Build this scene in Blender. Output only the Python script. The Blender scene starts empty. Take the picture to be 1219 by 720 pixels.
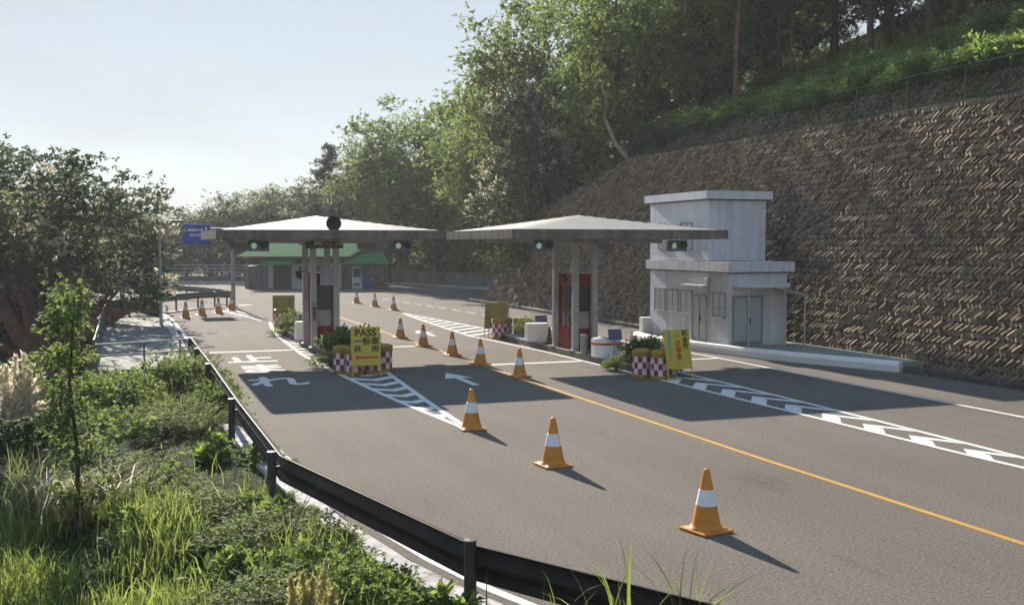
import bpy, bmesh, math, random
import numpy as np
from mathutils import Vector, Matrix, Euler
random.seed(7); rng = np.random.default_rng(7)
R = math.radians; PI = math.pi
SC = bpy.context.scene; COL = SC.collection

# ------------------------------------------------------------------ camera
F, HC, YH, VPX = 1275.0, 3.7, 291.0, 150.0
PITCH = math.atan((360-YH)/F); YAW = math.atan((609.5-VPX)/(F/math.cos(PITCH)))
cam = bpy.data.cameras.new('camera'); cam.sensor_width = 36; cam.lens = 36*F/1219
cam.clip_start = .1; cam.clip_end = 5000
co = bpy.data.objects.new('camera', cam); COL.objects.link(co)
co.location = (0, 0, HC); co.rotation_euler = (PI/2-PITCH, 0, -YAW); SC.camera = co
def ray(px, py):                                   # survey helper: sight line of a photo pixel (world axes follow the lanes)
    x = (px-609.5)/F; d = (py-360)/F
    v = np.array([x, math.cos(PITCH)-math.sin(PITCH)*d, -math.sin(PITCH)-math.cos(PITCH)*d])
    c, s = math.cos(YAW), math.sin(YAW)
    return np.array([v[0]*c+v[1]*s, -v[0]*s+v[1]*c, v[2]])
def at(px, py, z=0.):
    r = ray(px, py); t = (z-HC)/r[2]; return (r[0]*t, r[1]*t)
def aty(px, py, Y):
    r = ray(px, py); t = Y/r[1]; return (r[0]*t, Y, r[2]*t+HC)

# ------------------------------------------------------------------ materials
def new_mat(name):
    m = bpy.data.materials.new(name); m.use_nodes = True
    nt = m.node_tree; b = nt.nodes['Principled BSDF']
    return m, nt, b
def ramp(nt, fac, stops):
    r = nt.nodes.new('ShaderNodeValToRGB'); e = r.color_ramp.elements
    while len(e) < len(stops): e.new(.5)
    for k, (p, c) in enumerate(stops): e[k].position = p; e[k].color = (*c, 1)
    nt.links.new(fac, r.inputs[0]); return r.outputs[0]
def noise(nt, vec, scale, detail=4, rough=.6, stretch=None):
    if stretch:
        mp = nt.nodes.new('ShaderNodeMapping'); mp.inputs['Scale'].default_value = stretch
        nt.links.new(vec, mp.inputs[0]); vec = mp.outputs[0]
    n = nt.nodes.new('ShaderNodeTexNoise'); n.inputs['Scale'].default_value = scale
    n.inputs['Detail'].default_value = detail; n.inputs['Roughness'].default_value = rough
    nt.links.new(vec, n.inputs['Vector']); return n.outputs['Fac']
def coord(nt, kind='Object'):
    if kind == 'World': return nt.nodes.new('ShaderNodeNewGeometry').outputs['Position']
    return nt.nodes.new('ShaderNodeTexCoord').outputs['Object']
def mixc(nt, fac, a, b, mode='MIX'):
    m = nt.nodes.new('ShaderNodeMix'); m.data_type = 'RGBA'; m.blend_type = mode
    for s, v in ((m.inputs[0], fac), (m.inputs[6], a), (m.inputs[7], b)):
        if isinstance(v, (int, float)): s.default_value = v
        elif isinstance(v, tuple): s.default_value = (*v, 1)
        else: nt.links.new(v, s)
    return m.outputs[2]
def bump(nt, b, h, strength=.3, dist=.02):
    n = nt.nodes.new('ShaderNodeBump'); n.inputs['Strength'].default_value = strength; n.inputs['Distance'].default_value = dist
    nt.links.new(h, n.inputs['Height']); nt.links.new(n.outputs[0], b.inputs['Normal'])
def pm(name, c1, c2=None, scale=3., rough=.7, metal=0., bmp=0., bscale=40., stretch=None, wear=None, kind='Object', spec=.22):
    m, nt, b = new_mat(name)
    c2 = c2 or tuple(x*.8 for x in c1)
    v = coord(nt, kind)
    f = noise(nt, v, scale, 5, .65, stretch)
    c = ramp(nt, f, [(.32, c2), (.68, c1)])
    if wear:
        w = noise(nt, v, wear[1], 6, .7); w = ramp(nt, w, [(wear[2], (0, 0, 0)), (wear[2]+.08, (1, 1, 1))])
        c = mixc(nt, w, c, wear[0])
    nt.links.new(c, b.inputs['Base Color'])
    b.inputs['Roughness'].default_value = rough; b.inputs['Metallic'].default_value = metal
    b.inputs['Specular IOR Level'].default_value = spec
    if bmp: bump(nt, b, noise(nt, v, bscale, 4), bmp, .01)
    return m
def leaf_mat(name, cols, trans=.35, rough=.7, tint=(1.2, 1.2, .78)):
    trans = min(.58, trans*1.3); cols = [tuple(min(.6, (x*.66+sum(c)/3*.34*(1.06, 1., .86)[k])*1.95) for k, x in enumerate(c)) for c in cols] if max(cols[0]) < .3 else cols
    m, nt, b = new_mat(name)
    g = nt.nodes.new('ShaderNodeNewGeometry')
    n = len(cols)
    c = ramp(nt, g.outputs['Random Per Island'], [(k/(n-1), cols[k]) for k in range(n)])
    big = ramp(nt, noise(nt, coord(nt), .9, 2), [(.3, (.62, .66, .62)), (.7, (1.3, 1.25, 1.1))])
    c = mixc(nt, 1., c, big, 'MULTIPLY')
    nt.links.new(c, b.inputs['Base Color']); b.inputs['Roughness'].default_value = rough
    b.inputs['Specular IOR Level'].default_value = .12
    t = nt.nodes.new('ShaderNodeBsdfTranslucent')
    c2 = mixc(nt, 1., c, tint, 'MULTIPLY'); nt.links.new(c2, t.inputs['Color'])
    mx = nt.nodes.new('ShaderNodeMixShader'); mx.inputs[0].default_value = trans
    nt.links.new(b.outputs[0], mx.inputs[1]); nt.links.new(t.outputs[0], mx.inputs[2])
    nt.links.new(mx.outputs[0], nt.nodes['Material Output'].inputs[0])
    return m
def flat(name, c, rough=.6, metal=0., emit=None, spec=.4):
    m, nt, b = new_mat(name)
    b.inputs['Base Color'].default_value = (*c, 1); b.inputs['Roughness'].default_value = rough; b.inputs['Metallic'].default_value = metal
    b.inputs['Specular IOR Level'].default_value = spec
    if emit: b.inputs['Emission Color'].default_value = (*emit[0], 1); b.inputs['Emission Strength'].default_value = emit[1]
    return m

def asphalt():
    m, nt, b = new_mat('worn asphalt')
    v = coord(nt, 'World')
    big = ramp(nt, noise(nt, v, .25, 5, .6), [(.3, (.130, .114, .097)), (.7, (.152, .134, .114))])
    lane = ramp(nt, noise(nt, v, 1., 4, .6, (1.1, .035, 1)), [(.35, (.92, .92, .92)), (.65, (1.04, 1.04, 1.04))])
    c = mixc(nt, 1., big, lane, 'MULTIPLY')
    fine = ramp(nt, noise(nt, v, 24, 4, .85), [(.28, (.40, .40, .41)), (.5, (1, 1, 1)), (.72, (1.75, 1.72, 1.66))])
    c = mixc(nt, 1., c, fine, 'MULTIPLY')
    spot = ramp(nt, noise(nt, v, 1.7, 6, .7), [(.66, (1, 1, 1)), (.74, (.72, .71, .70))])
    c = mixc(nt, 1., c, spot, 'MULTIPLY')
    vo = nt.nodes.new('ShaderNodeTexVoronoi'); vo.feature = 'DISTANCE_TO_EDGE'; vo.inputs['Scale'].default_value = .22
    wv = nt.nodes.new('ShaderNodeVectorMath'); wv.operation = 'ADD'; nw = nt.nodes.new('ShaderNodeTexNoise'); nw.inputs['Scale'].default_value = 1.6; nw.inputs['Detail'].default_value = 5
    nt.links.new(v, nw.inputs['Vector']); nt.links.new(v, wv.inputs[0]); nt.links.new(nw.outputs['Color'], wv.inputs[1]); nt.links.new(wv.outputs[0], vo.inputs['Vector'])
    ck = ramp(nt, vo.outputs['Distance'], [(.0025, (.45, .45, .45)), (.006, (1, 1, 1))]); ckm = ramp(nt, noise(nt, v, .16, 3), [(.52, (0, 0, 0)), (.62, (.3, .3, .3))])
    c = mixc(nt, ckm, c, mixc(nt, 1., c, ck, 'MULTIPLY'))
    oil = ramp(nt, noise(nt, v, .9, 4, .6, (1, .25, 1)), [(.62, (1, 1, 1)), (.76, (.78, .77, .76))]); c = mixc(nt, 1., c, oil, 'MULTIPLY')
    nt.links.new(c, b.inputs['Base Color']); b.inputs['Roughness'].default_value = .95; b.inputs['Specular IOR Level'].default_value = .06
    bump(nt, b, noise(nt, v, 70, 3, .7), .5, .012)
    return m
def paint(name, c, wearlvl=.62):
    m, nt, b = new_mat(name)
    v = coord(nt, 'World')
    w = ramp(nt, noise(nt, v, 9, 8, .75), [(wearlvl, (0, 0, 0)), (wearlvl+.07, (1, 1, 1))])
    cc = ramp(nt, noise(nt, v, 1.3, 5), [(.3, tuple(x*.85 for x in c)), (.7, c)])
    c2 = mixc(nt, w, cc, (.13, .12, .108))
    nt.links.new(c2, b.inputs['Base Color']); b.inputs['Roughness'].default_value = .85; b.inputs['Specular IOR Level'].default_value = .12
    bump(nt, b, noise(nt, v, 70, 3, .7), .35, .01)
    return m
def stone():
    m, nt, b = new_mat('wall stones')
    g = nt.nodes.new('ShaderNodeNewGeometry'); v = g.outputs['Position']
    c = ramp(nt, g.outputs['Random Per Island'], [(0, (.078, .058, .043)), (.35, (.160, .118, .080)), (.7, (.215, .163, .112)), (1, (.255, .195, .132))])
    n = ramp(nt, noise(nt, v, 7, 6, .7), [(.3, (.55, .55, .58)), (.7, (1.2, 1.17, 1.1))])
    c = mixc(nt, 1., c, n, 'MULTIPLY')
    moss = ramp(nt, noise(nt, v, .7, 6, .7), [(.56, (0, 0, 0)), (.68, (.55, .55, .55))])
    c = mixc(nt, moss, c, (.12, .105, .045))
    nt.links.new(c, b.inputs['Base Color']); b.inputs['Roughness'].default_value = .9; b.inputs['Specular IOR Level'].default_value = .2
    bump(nt, b, noise(nt, v, 22, 6, .7), .7, .03)
    return m
def concrete_wall():
    m, nt, b = new_mat('board marked concrete')
    v = coord(nt)
    c = ramp(nt, noise(nt, v, 1.2, 5, .6), [(.3, (.50, .50, .515)), (.7, (.61, .61, .625))])
    st = ramp(nt, noise(nt, v, 5, 5, .7, (1, 1, .06)), [(.28, (.80, .80, .82)), (.6, (1.04, 1.04, 1.04))])
    c = mixc(nt, 1., c, st, 'MULTIPLY')
    nt.links.new(c, b.inputs['Base Color']); b.inputs['Roughness'].default_value = .85
    bump(nt, b, noise(nt, v, 9, 4, .6, (1, 1, .05)), .25, .02)
    return m
def soil(name, a, b_, c_, sc):
    m, nt, b = new_mat(name)
    v = coord(nt, 'World')
    c = ramp(nt, noise(nt, v, sc, 7, .7), [(.3, a), (.5, b_), (.7, c_)])
    c = mixc(nt, 1., c, ramp(nt, noise(nt, v, 25, 4, .7), [(.3, (.6, .6, .6)), (.7, (1.3, 1.3, 1.3))]), 'MULTIPLY')
    nt.links.new(c, b.inputs['Base Color']); b.inputs['Roughness'].default_value = .95; b.inputs['Specular IOR Level'].default_value = .1
    bump(nt, b, noise(nt, v, 12, 6, .7), .9, .06)
    return m

M = dict(
 asphalt=asphalt(), white=paint('white road paint', (.68, .67, .645), .63), yellow=paint('yellow road paint', (.50, .28, .055), .66),
 stone=stone(), mortar=pm('dark mortar', (.035, .03, .027), (.02, .018, .016), 6, .95),
 conc=concrete_wall(), concl=pm('pale kerb concrete', (.42, .41, .385), (.27, .265, .25), 2.2, .85, bmp=.3, wear=((.22, .2, .18), 5, .62)),
 darkk=pm('dark stained kerb', (.075, .07, .064), (.035, .033, .03), 2.5, .9, bmp=.4, wear=((.20, .19, .175), 4, .60)), concd=pm('grey kerb concrete', (.16, .155, .145), (.08, .078, .075), 2.5, .9, bmp=.4, wear=((.07, .065, .06), 4, .58)),
 slab=pm('paving slab concrete', (.17, .17, .158), (.12, .127, .12), .9, .9, bmp=.3, wear=((.25, .225, .195), 1.4, .56)),
 roofw=pm('weathered white roof sheet', (.29, .283, .265), (.24, .233, .216), 1.3, .6, wear=((.205, .197, .18), 3, .66)),
 fascia=pm('stained roof fascia', (.20, .185, .145), (.09, .082, .06), 2.2, .7, stretch=(1.6, 1.6, .25)),
 soffit=pm('grey soffit', (.33, .32, .31), None, 2, .8),
 whitek=pm('white painted kerb', (.76, .76, .73), (.66, .66, .63), 1.6, .8, bmp=.2, wear=((.40, .38, .35), 4, .70)),
 steel=pm('grey painted steel', (.40, .42, .43), (.30, .32, .33), 2.5, .5, .1),
 rdark=pm('dark weathered steel', (.15, .155, .155), (.09, .092, .092), 5, .6, .2), galv=pm('galvanised steel', (.34, .36, .37), (.24, .26, .27), 6, .45, .5),
 rail=pm('dark brown guardrail paint', (.020, .018, .016), (.010, .009, .008), 5, .5, .0, wear=((.05, .042, .034), 14, .7), spec=.12),
 railg=pm('grey green guardrail paint', (.13, .15, .15), (.08, .095, .095), 3, .5, .2),
 red=pm('red booth paint', (.27, .022, .024), (.17, .015, .016), 3, .45), glass=flat('dark glass', (.025, .035, .045), .08, 0., spec=.6),
 beige=pm('beige booth panel', (.40, .36, .31), None, 4, .7), dark=flat('black plastic', (.015, .015, .016), .45), black=flat('black lettering', (.012, .012, .012), .6),
 orange=pm('orange cone plastic', (.61, .225, .010), (.45, .165, .012), 4, .45, wear=((.15, .065, .022), 19, .61), spec=.45),
 band=pm('white reflective band', (.74, .76, .78), (.60, .62, .65), 6, .4),
 signy=pm('yellow sign sheet', (.58, .44, .06), (.48, .365, .05), 3, .55), olive=pm('shaded yellow sign back', (.33, .29, .085), (.20, .18, .06), 3, .7, stretch=(1, 1, .3)),  # olive is the sign yellow with back-side shade put into its colour
 signred=flat('red lettering', (.52, .04, .022), .6), signblue=flat('pale blue lettering', (.10, .34, .40), .6),
 dy=pm('yellow drum plastic', (.34, .215, .028), (.25, .155, .022), 4, .5), dr=pm('red reflective sheet', (.36, .028, .045), (.27, .02, .035), 5, .45), dw=pm('white reflective sheet', (.66, .66, .68), (.52, .52, .55), 5, .45),
 panel=flat('blue solar cells', (.035, .055, .14), .25, spec=.6), frame=flat('aluminium frame', (.45, .46, .48), .4, .6),
 blue=pm('blue traffic sign face', (.03, .085, .36), (.025, .07, .30), 2, .5), wtext=flat('white lettering', (.75, .76, .78), .6),
 lamp_g=flat('lit green lamp', (.25, .5, .3), .4, emit=((.55, .8, .55), .10)), sigbox=pm('grey signal housing', (.14, .145, .185), (.11, .115, .15), 3, .6), sigback=pm('grey panel back', (.20, .20, .235), (.15, .15, .18), 3, .7),
 notice=pm('pale notice sheet', (.40, .40, .50), (.34, .34, .44), 3, .7), nline=flat('blue grey print', (.16, .16, .26), .7),
 can=pm('grey green painted post', (.27, .31, .26), (.17, .20, .17), 3, .7),
 groof=pm('green metal roof', (.025, .19, .06), (.018, .135, .042), 1.5, .9, spec=.05, stretch=(3, 1, 1)), wood=pm('brown wooden boarding', (.16, .115, .08), (.09, .065, .05), 2, .8, stretch=(1, 1, 6)),
 hwall=pm('white plank wall', (.50, .49, .47), (.36, .35, .34), 2, .8, stretch=(1, 1, 9)), hdark=pm('dark doorway', (.03, .033, .038), None, 2, .6), shut=pm('grey corrugated shed', (.15, .165, .16), (.10, .115, .11), 2, .7, stretch=(7, 7, .4)),
 vblue=pm('blue vending machine', (.03, .05, .25), None, 3, .4), vwhite=pm('white vending machine', (.50, .55, .56), None, 3, .4), vred=pm('red brown vending machine', (.20, .05, .04), None, 3, .5), tent=pm('orange post', (.60, .16, .03), None, 2, .6),
 fgreen=flat('green fence paint', (.018, .075, .055), .8, spec=.05), wire=flat('dark green wire', (.010, .032, .02), .8, spec=.05),
 bark=pm('brown bark', (.085, .062, .048), (.04, .03, .025), 6, .95, bmp=.8, bscale=14, stretch=(1, 1, .3)), barkr=pm('reddish bark', (.27, .14, .10), (.14, .075, .055), 5, .9, bmp=.8, bscale=12, stretch=(1, 1, .3)),
 barkp=pm('pale bark', (.36, .26, .17), (.22, .15, .10), 4, .9), twig=pm('grey twig bark', (.17, .145, .125), (.09, .08, .07), 8, .9),
 moss=soil('mossy bank', (.012, .022, .006), (.032, .045, .010), (.06, .068, .016), 1.6), forest=soil('forest floor', (.02, .03, .012), (.04, .055, .018), (.07, .075, .03), .6),
 earth=soil('open ground', (.045, .055, .03), (.07, .08, .045), (.10, .10, .06), .05), hills=pm('distant wooded hills', (.05, .075, .06), (.03, .05, .045), .02, .95),
 shinygrey=pm('grey building render', (.28, .29, .34), None, .5, .8),
)
L = dict(
 mid=leaf_mat('mid green leaves', [(.044, .082, .026), (.074, .124, .034), (.112, .158, .046), (.060, .102, .034)], .45),
 dark=leaf_mat('dark green leaves', [(.017, .036, .020), (.030, .056, .028), (.044, .072, .034), (.024, .046, .025)], .3),
 yel=leaf_mat('yellow green leaves', [(.044, .078, .022), (.070, .106, .030), (.105, .130, .042), (.052, .088, .026)], .45),
 olive=leaf_mat('blue green leaves', [(.026, .048, .030), (.042, .068, .040), (.065, .088, .055), (.030, .055, .034)], .25),
 cream=leaf_mat('cream leaves', [(.56, .51, .43), (.66, .60, .52), (.74, .69, .60)], .35, .7, (1.1, 1.05, .95)),
 grass=leaf_mat('fresh grass', [(.066, .108, .020), (.098, .142, .027), (.138, .170, .040), (.082, .122, .023)], .42),
 hgrass=leaf_mat('hillside grass', [(.060, .120, .022), (.100, .175, .030), (.150, .210, .042), (.080, .140, .028)], .45),
 fresh=leaf_mat('fresh broad leaves', [(.040, .082, .016), (.075, .130, .022), (.125, .185, .034), (.055, .100, .020)], .4),
 grey=leaf_mat('grey green leaves', [(.058, .092, .040), (.092, .130, .052), (.135, .165, .080), (.070, .105, .045)], .35),
 plume=leaf_mat('pale plume', [(.62, .57, .50), (.72, .67, .60), (.80, .77, .72)], .35, .8, (1.05, 1., .95)),
 plumey=leaf_mat('straw plume', [(.38, .34, .16), (.46, .42, .21), (.52, .47, .28)], .3, .8, (1.05, 1., .85)),
)

# ------------------------------------------------------------------ mesh helpers
class MB:
    def __init__(s): s.v = []; s.f = []; s.m = []; s.sm = []
    def add(s, vs, fs, mi=0, smooth=False, mat=None):
        o = len(s.v)
        s.v += [tuple(mat @ Vector(p)) if mat else tuple(p) for p in vs]
        s.f += [tuple(i+o for i in f) for f in fs]; s.m += [mi]*len(fs); s.sm += [smooth]*len(fs)
    def box(s, c, d, mi=0, rz=0, mat=None, taper=1., bev=0):
        if bev:
            bm = bmesh.new(); bmesh.ops.create_cube(bm, size=1)
            for q in bm.verts: q.co = Vector((q.co.x*d[0]*(taper if q.co.z > 0 else 1), q.co.y*d[1]*(taper if q.co.z > 0 else 1), q.co.z*d[2]))
            bmesh.ops.bevel(bm, geom=bm.edges[:], offset=bev, segments=2, affect='EDGES', profile=.6)
            bm.verts.index_update(); vs = [q.co.copy() for q in bm.verts]; fs = [[q.index for q in f.verts] for f in bm.faces]; bm.free()
        else:
            x, y, z = d[0]/2, d[1]/2, d[2]/2; t = taper
            vs = [Vector(p) for p in ((-x, -y, -z), (x, -y, -z), (x, y, -z), (-x, y, -z), (-x*t, -y*t, z), (x*t, -y*t, z), (x*t, y*t, z), (-x*t, y*t, z))]
            fs = [(0, 3, 2, 1), (4, 5, 6, 7), (0, 1, 5, 4), (1, 2, 6, 5), (2, 3, 7, 6), (3, 0, 4, 7)]
        T = Matrix.Translation(c) @ Matrix.Rotation(rz, 4, 'Z')
        if mat: T = mat @ T
        s.add(vs, fs, mi, False, T)
    def tube(s, path, rad, n=8, mi=0, cap=True, smooth=True):
        P = [Vector(p) for p in path]; k = len(P)
        rad = rad if hasattr(rad, '__len__') else [rad]*k
        vs = []; ref = Vector((.31, .17, .93)).normalized()
        for i in range(k):
            t = (P[min(i+1, k-1)]-P[max(i-1, 0)]).normalized()
            a = t.cross(ref)
            if a.length < 1e-3: a = t.cross(Vector((1, 0, 0)))
            a.normalize(); b = t.cross(a)
            for j in range(n):
                w = 2*PI*j/n; vs.append(P[i]+(a*math.cos(w)+b*math.sin(w))*rad[i])
        fs = [(i*n+j, i*n+(j+1) % n, (i+1)*n+(j+1) % n, (i+1)*n+j) for i in range(k-1) for j in range(n)]
        s.add(vs, fs, mi, smooth)
        if cap: s.add([vs[j] for j in range(n)], [tuple(range(n))[::-1]], mi); s.add([vs[(k-1)*n+j] for j in range(n)], [tuple(range(n))], mi)
    def lathe(s, prof, n=24, c=(0, 0, 0), mi=0, mat=None, smooth=True, mats=None):
        vs = [(c[0]+r*math.cos(2*PI*j/n), c[1]+r*math.sin(2*PI*j/n), c[2]+z) for r, z in prof for j in range(n)]
        for i in range(len(prof)-1):
            o = len(s.v)
            s.add(vs[i*n:(i+2)*n], [(j, (j+1) % n, n+(j+1) % n, n+j) for j in range(n)], mats[i] if mats else mi, smooth, mat)
        if prof[0][0] > 1e-4: s.add(vs[:n], [tuple(range(n))[::-1]], mi, False, mat)
        if prof[-1][0] > 1e-4: s.add(vs[-n:], [tuple(range(n))], mats[-1] if mats else mi, False, mat)
    def prism(s, poly, z0, z1, mi=0, mi_top=None):
        n = len(poly); vs = [(x, y, z0) for x, y in poly]+[(x, y, z1) for x, y in poly]
        s.add(vs, [(i, (i+1) % n, n+(i+1) % n, n+i) for i in range(n)]+[tuple(range(n))[::-1]], mi)
        s.add(vs[n:], [tuple(range(n))], mi if mi_top is None else mi_top)
    def sheet(s, poly, z, mi=0): s.add([(x, y, z) for x, y in poly], [tuple(range(len(poly)))], mi)
    def ribbon(s, path, w, z, mi=0):
        P = [Vector((p[0], p[1])) for p in path]; vs = []; zz = [(p[2] if len(p) > 2 else 0)+z for p in path]
        for i, p in enumerate(P):
            t = (P[min(i+1, len(P)-1)]-P[max(i-1, 0)]).normalized(); nn = Vector((t.y, -t.x))*w/2
            vs += [(p.x-nn.x, p.y-nn.y, zz[i]), (p.x+nn.x, p.y+nn.y, zz[i])]
        s.add(vs, [(2*i, 2*i+1, 2*i+3, 2*i+2) for i in range(len(P)-1)], mi)
    def sweep(s, prof, path, mi=0, closed=True, smooth=False):   # prof: (right offset, z)
        P = [Vector((p[0], p[1])) for p in path]; zz = [p[2] if len(p) > 2 else 0 for p in path]; n = len(prof); vs = []
        for i, p in enumerate(P):
            t = (P[min(i+1, len(P)-1)]-P[max(i-1, 0)]).normalized(); r = Vector((t.y, -t.x))
            vs += [(p.x+r.x*o, p.y+r.y*o, zz[i]+z) for o, z in prof]
        e = n if closed else n-1
        s.add(vs, [(i*n+j, (i+1)*n+j, (i+1)*n+(j+1) % n, i*n+(j+1) % n) for i in range(len(P)-1) for j in range(e)], mi, smooth)
        if closed: s.add(vs[:n], [tuple(range(n))], mi); s.add(vs[-n:], [tuple(range(n))[::-1]], mi)
    def mesh(s, name, mats):
        me = bpy.data.meshes.new(name); me.from_pydata(s.v, [], s.f); 
        me.polygons.foreach_set('material_index', s.m); me.polygons.foreach_set('use_smooth', s.sm)
        for m in (mats if isinstance(mats, (list, tuple)) else [mats]): me.materials.append(m)
        me.update(); return me
    def build(s, name, mats, parent=None, loc=(0, 0, 0), rz=0):
        return link(name, s.mesh(name, mats), parent, loc, rz)
def link(name, data, parent=None, loc=(0, 0, 0), rz=0):
    o = bpy.data.objects.new(name, data); COL.objects.link(o); o.location = loc; o.rotation_euler = (0, 0, rz)
    if parent is not None: o.parent = parent
    return o
def tag(o, label, cat, group=None):
    o['label'] = label; o['category'] = cat
    if group: o['group'] = group
    return o
def thing(name, label, cat, loc=(0, 0, 0), rz=0, group=None): return tag(link(name, None, None, loc, rz), label, cat, group)
def struct(o): o['kind'] = 'structure'; return o
def stuff(o): o['kind'] = 'stuff'; return o
def dup(root, loc, rz, label, group=None, scale=None):
    r = root.copy(); COL.objects.link(r); r.location = loc; r.rotation_euler = (0, 0, rz); r['label'] = label
    if group: r['group'] = group
    if scale is not None: r.scale = scale
    for ch in list(root.children):
        c = ch.copy(); COL.objects.link(c); c.parent = r
        for g in list(ch.children):
            d = g.copy(); COL.objects.link(d); d.parent = c
    return r
def text(name, body, size, mat, parent, M4, bold=.0, sx=1., align='CENTER', thick=.0, line=1., zst=.00035):
    c = bpy.data.curves.new(name, 'FONT'); c.body = body; c.size = size; c.extrude = thick
    c.align_x = align; c.align_y = 'CENTER'; c.space_line = line
    o = bpy.data.objects.new(name, c); COL.objects.link(o)
    dg = bpy.context.evaluated_depsgraph_get(); dg.update()
    me = bpy.data.meshes.new_from_object(o.evaluated_get(dg)); bpy.data.objects.remove(o)
    me.transform(Matrix.Diagonal((sx, 1, 1, 1))); mb = MB(); vs = [v.co.copy() for v in me.vertices]; fs = [tuple(p.vertices) for p in me.polygons]
    for k, (dx, dy) in enumerate(((0, 0), (1, 0), (-1, 0), (0, 1), (0, -1), (.7, .7), (-.7, .7), (.7, -.7), (-.7, -.7)) if bold else ((0, 0),)):
        mb.add([(v.x+dx*bold, v.y+dy*bold, v.z+k*zst) for v in vs], fs, 0, False, M4)
    bpy.data.meshes.remove(me); return mb.build(name, mat, parent)
FRONT = Matrix.Rotation(PI/2, 4, 'X')                     # text upright, facing -Y

# ------------------------------------------------------------------ foliage helpers (numpy)
def quads_mesh(name, V, per, mats, mi=None, tri=False):
    n = len(V)//per; me = bpy.data.meshes.new(name)
    me.vertices.add(len(V)); me.vertices.foreach_set('co', V.astype(np.float32).ravel())
    me.loops.add(n*per); me.loops.foreach_set('vertex_index', np.arange(n*per, dtype=np.int32))
    me.polygons.add(n); me.polygons.foreach_set('loop_start', np.arange(n, dtype=np.int32)*per); me.polygons.foreach_set('loop_total', np.full(n, per, dtype=np.int32))
    for m in (mats if isinstance(mats, (list, tuple)) else [mats]): me.materials.append(m)
    if mi is not None: me.polygons.foreach_set('material_index', mi.astype(np.int32))
    me.update(calc_edges=True); return me
def unit(a): return a/np.maximum(np.linalg.norm(a, axis=-1, keepdims=True), 1e-6)
def leaf_quads(P, D, Nn, ln, wd, fold=.0):                # rhombic leaves: base P, direction D, normal-ish Nn
    D = unit(D); S = unit(np.cross(D, Nn)); ln = ln[:, None]; wd = wd[:, None]; up = unit(np.cross(S, D))
    return np.stack([P, P+D*ln*.45+S*wd*.5+up*ln*.06, P+D*ln, P+D*ln*.45-S*wd*.5+up*ln*.06], 1).reshape(-1, 3)
def sprays(C, rc, out, ntw, nlv, ln, asp=.45, upb=.25, droop=.25, flat_=1.):
    """leafy twigs: for every cluster centre C (n,3), radius rc (n,), outward dir out (n,3)"""
    n = len(C); T = n*ntw
    c = np.repeat(C, ntw, 0); r = np.repeat(rc, ntw); o = np.repeat(out, ntw, 0)
    start = c+rng.normal(size=(T, 3))*r[:, None]*np.array([.42, .42, .32*flat_])
    d = unit(rng.normal(size=(T, 3))*np.array([.9, .9, .45])+o*.8+np.array([0, 0, upb])); tl = r*rng.uniform(.3, .68, T)
    t = (np.arange(nlv)+rng.uniform(.2, .8, (T, nlv)))/nlv
    P = start[:, None]+d[:, None]*(tl[:, None]*t)[..., None]; P[..., 2] -= droop*(t**2)*tl[:, None]
    P = P.reshape(-1, 3); K = len(P); dd = np.repeat(d, nlv, 0)
    D = unit(dd*.6+rng.normal(size=(K, 3))*np.array([.8, .8, .4])-np.array([0, 0, droop*.5])); Nn = unit(rng.normal(size=(K, 3))*.5+np.array([0, 0, 1.]))
    l = ln*rng.uniform(.65, 1.35, K)
    return leaf_quads(P, D, Nn, l, l*asp*rng.uniform(.8, 1.25, K))
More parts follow.
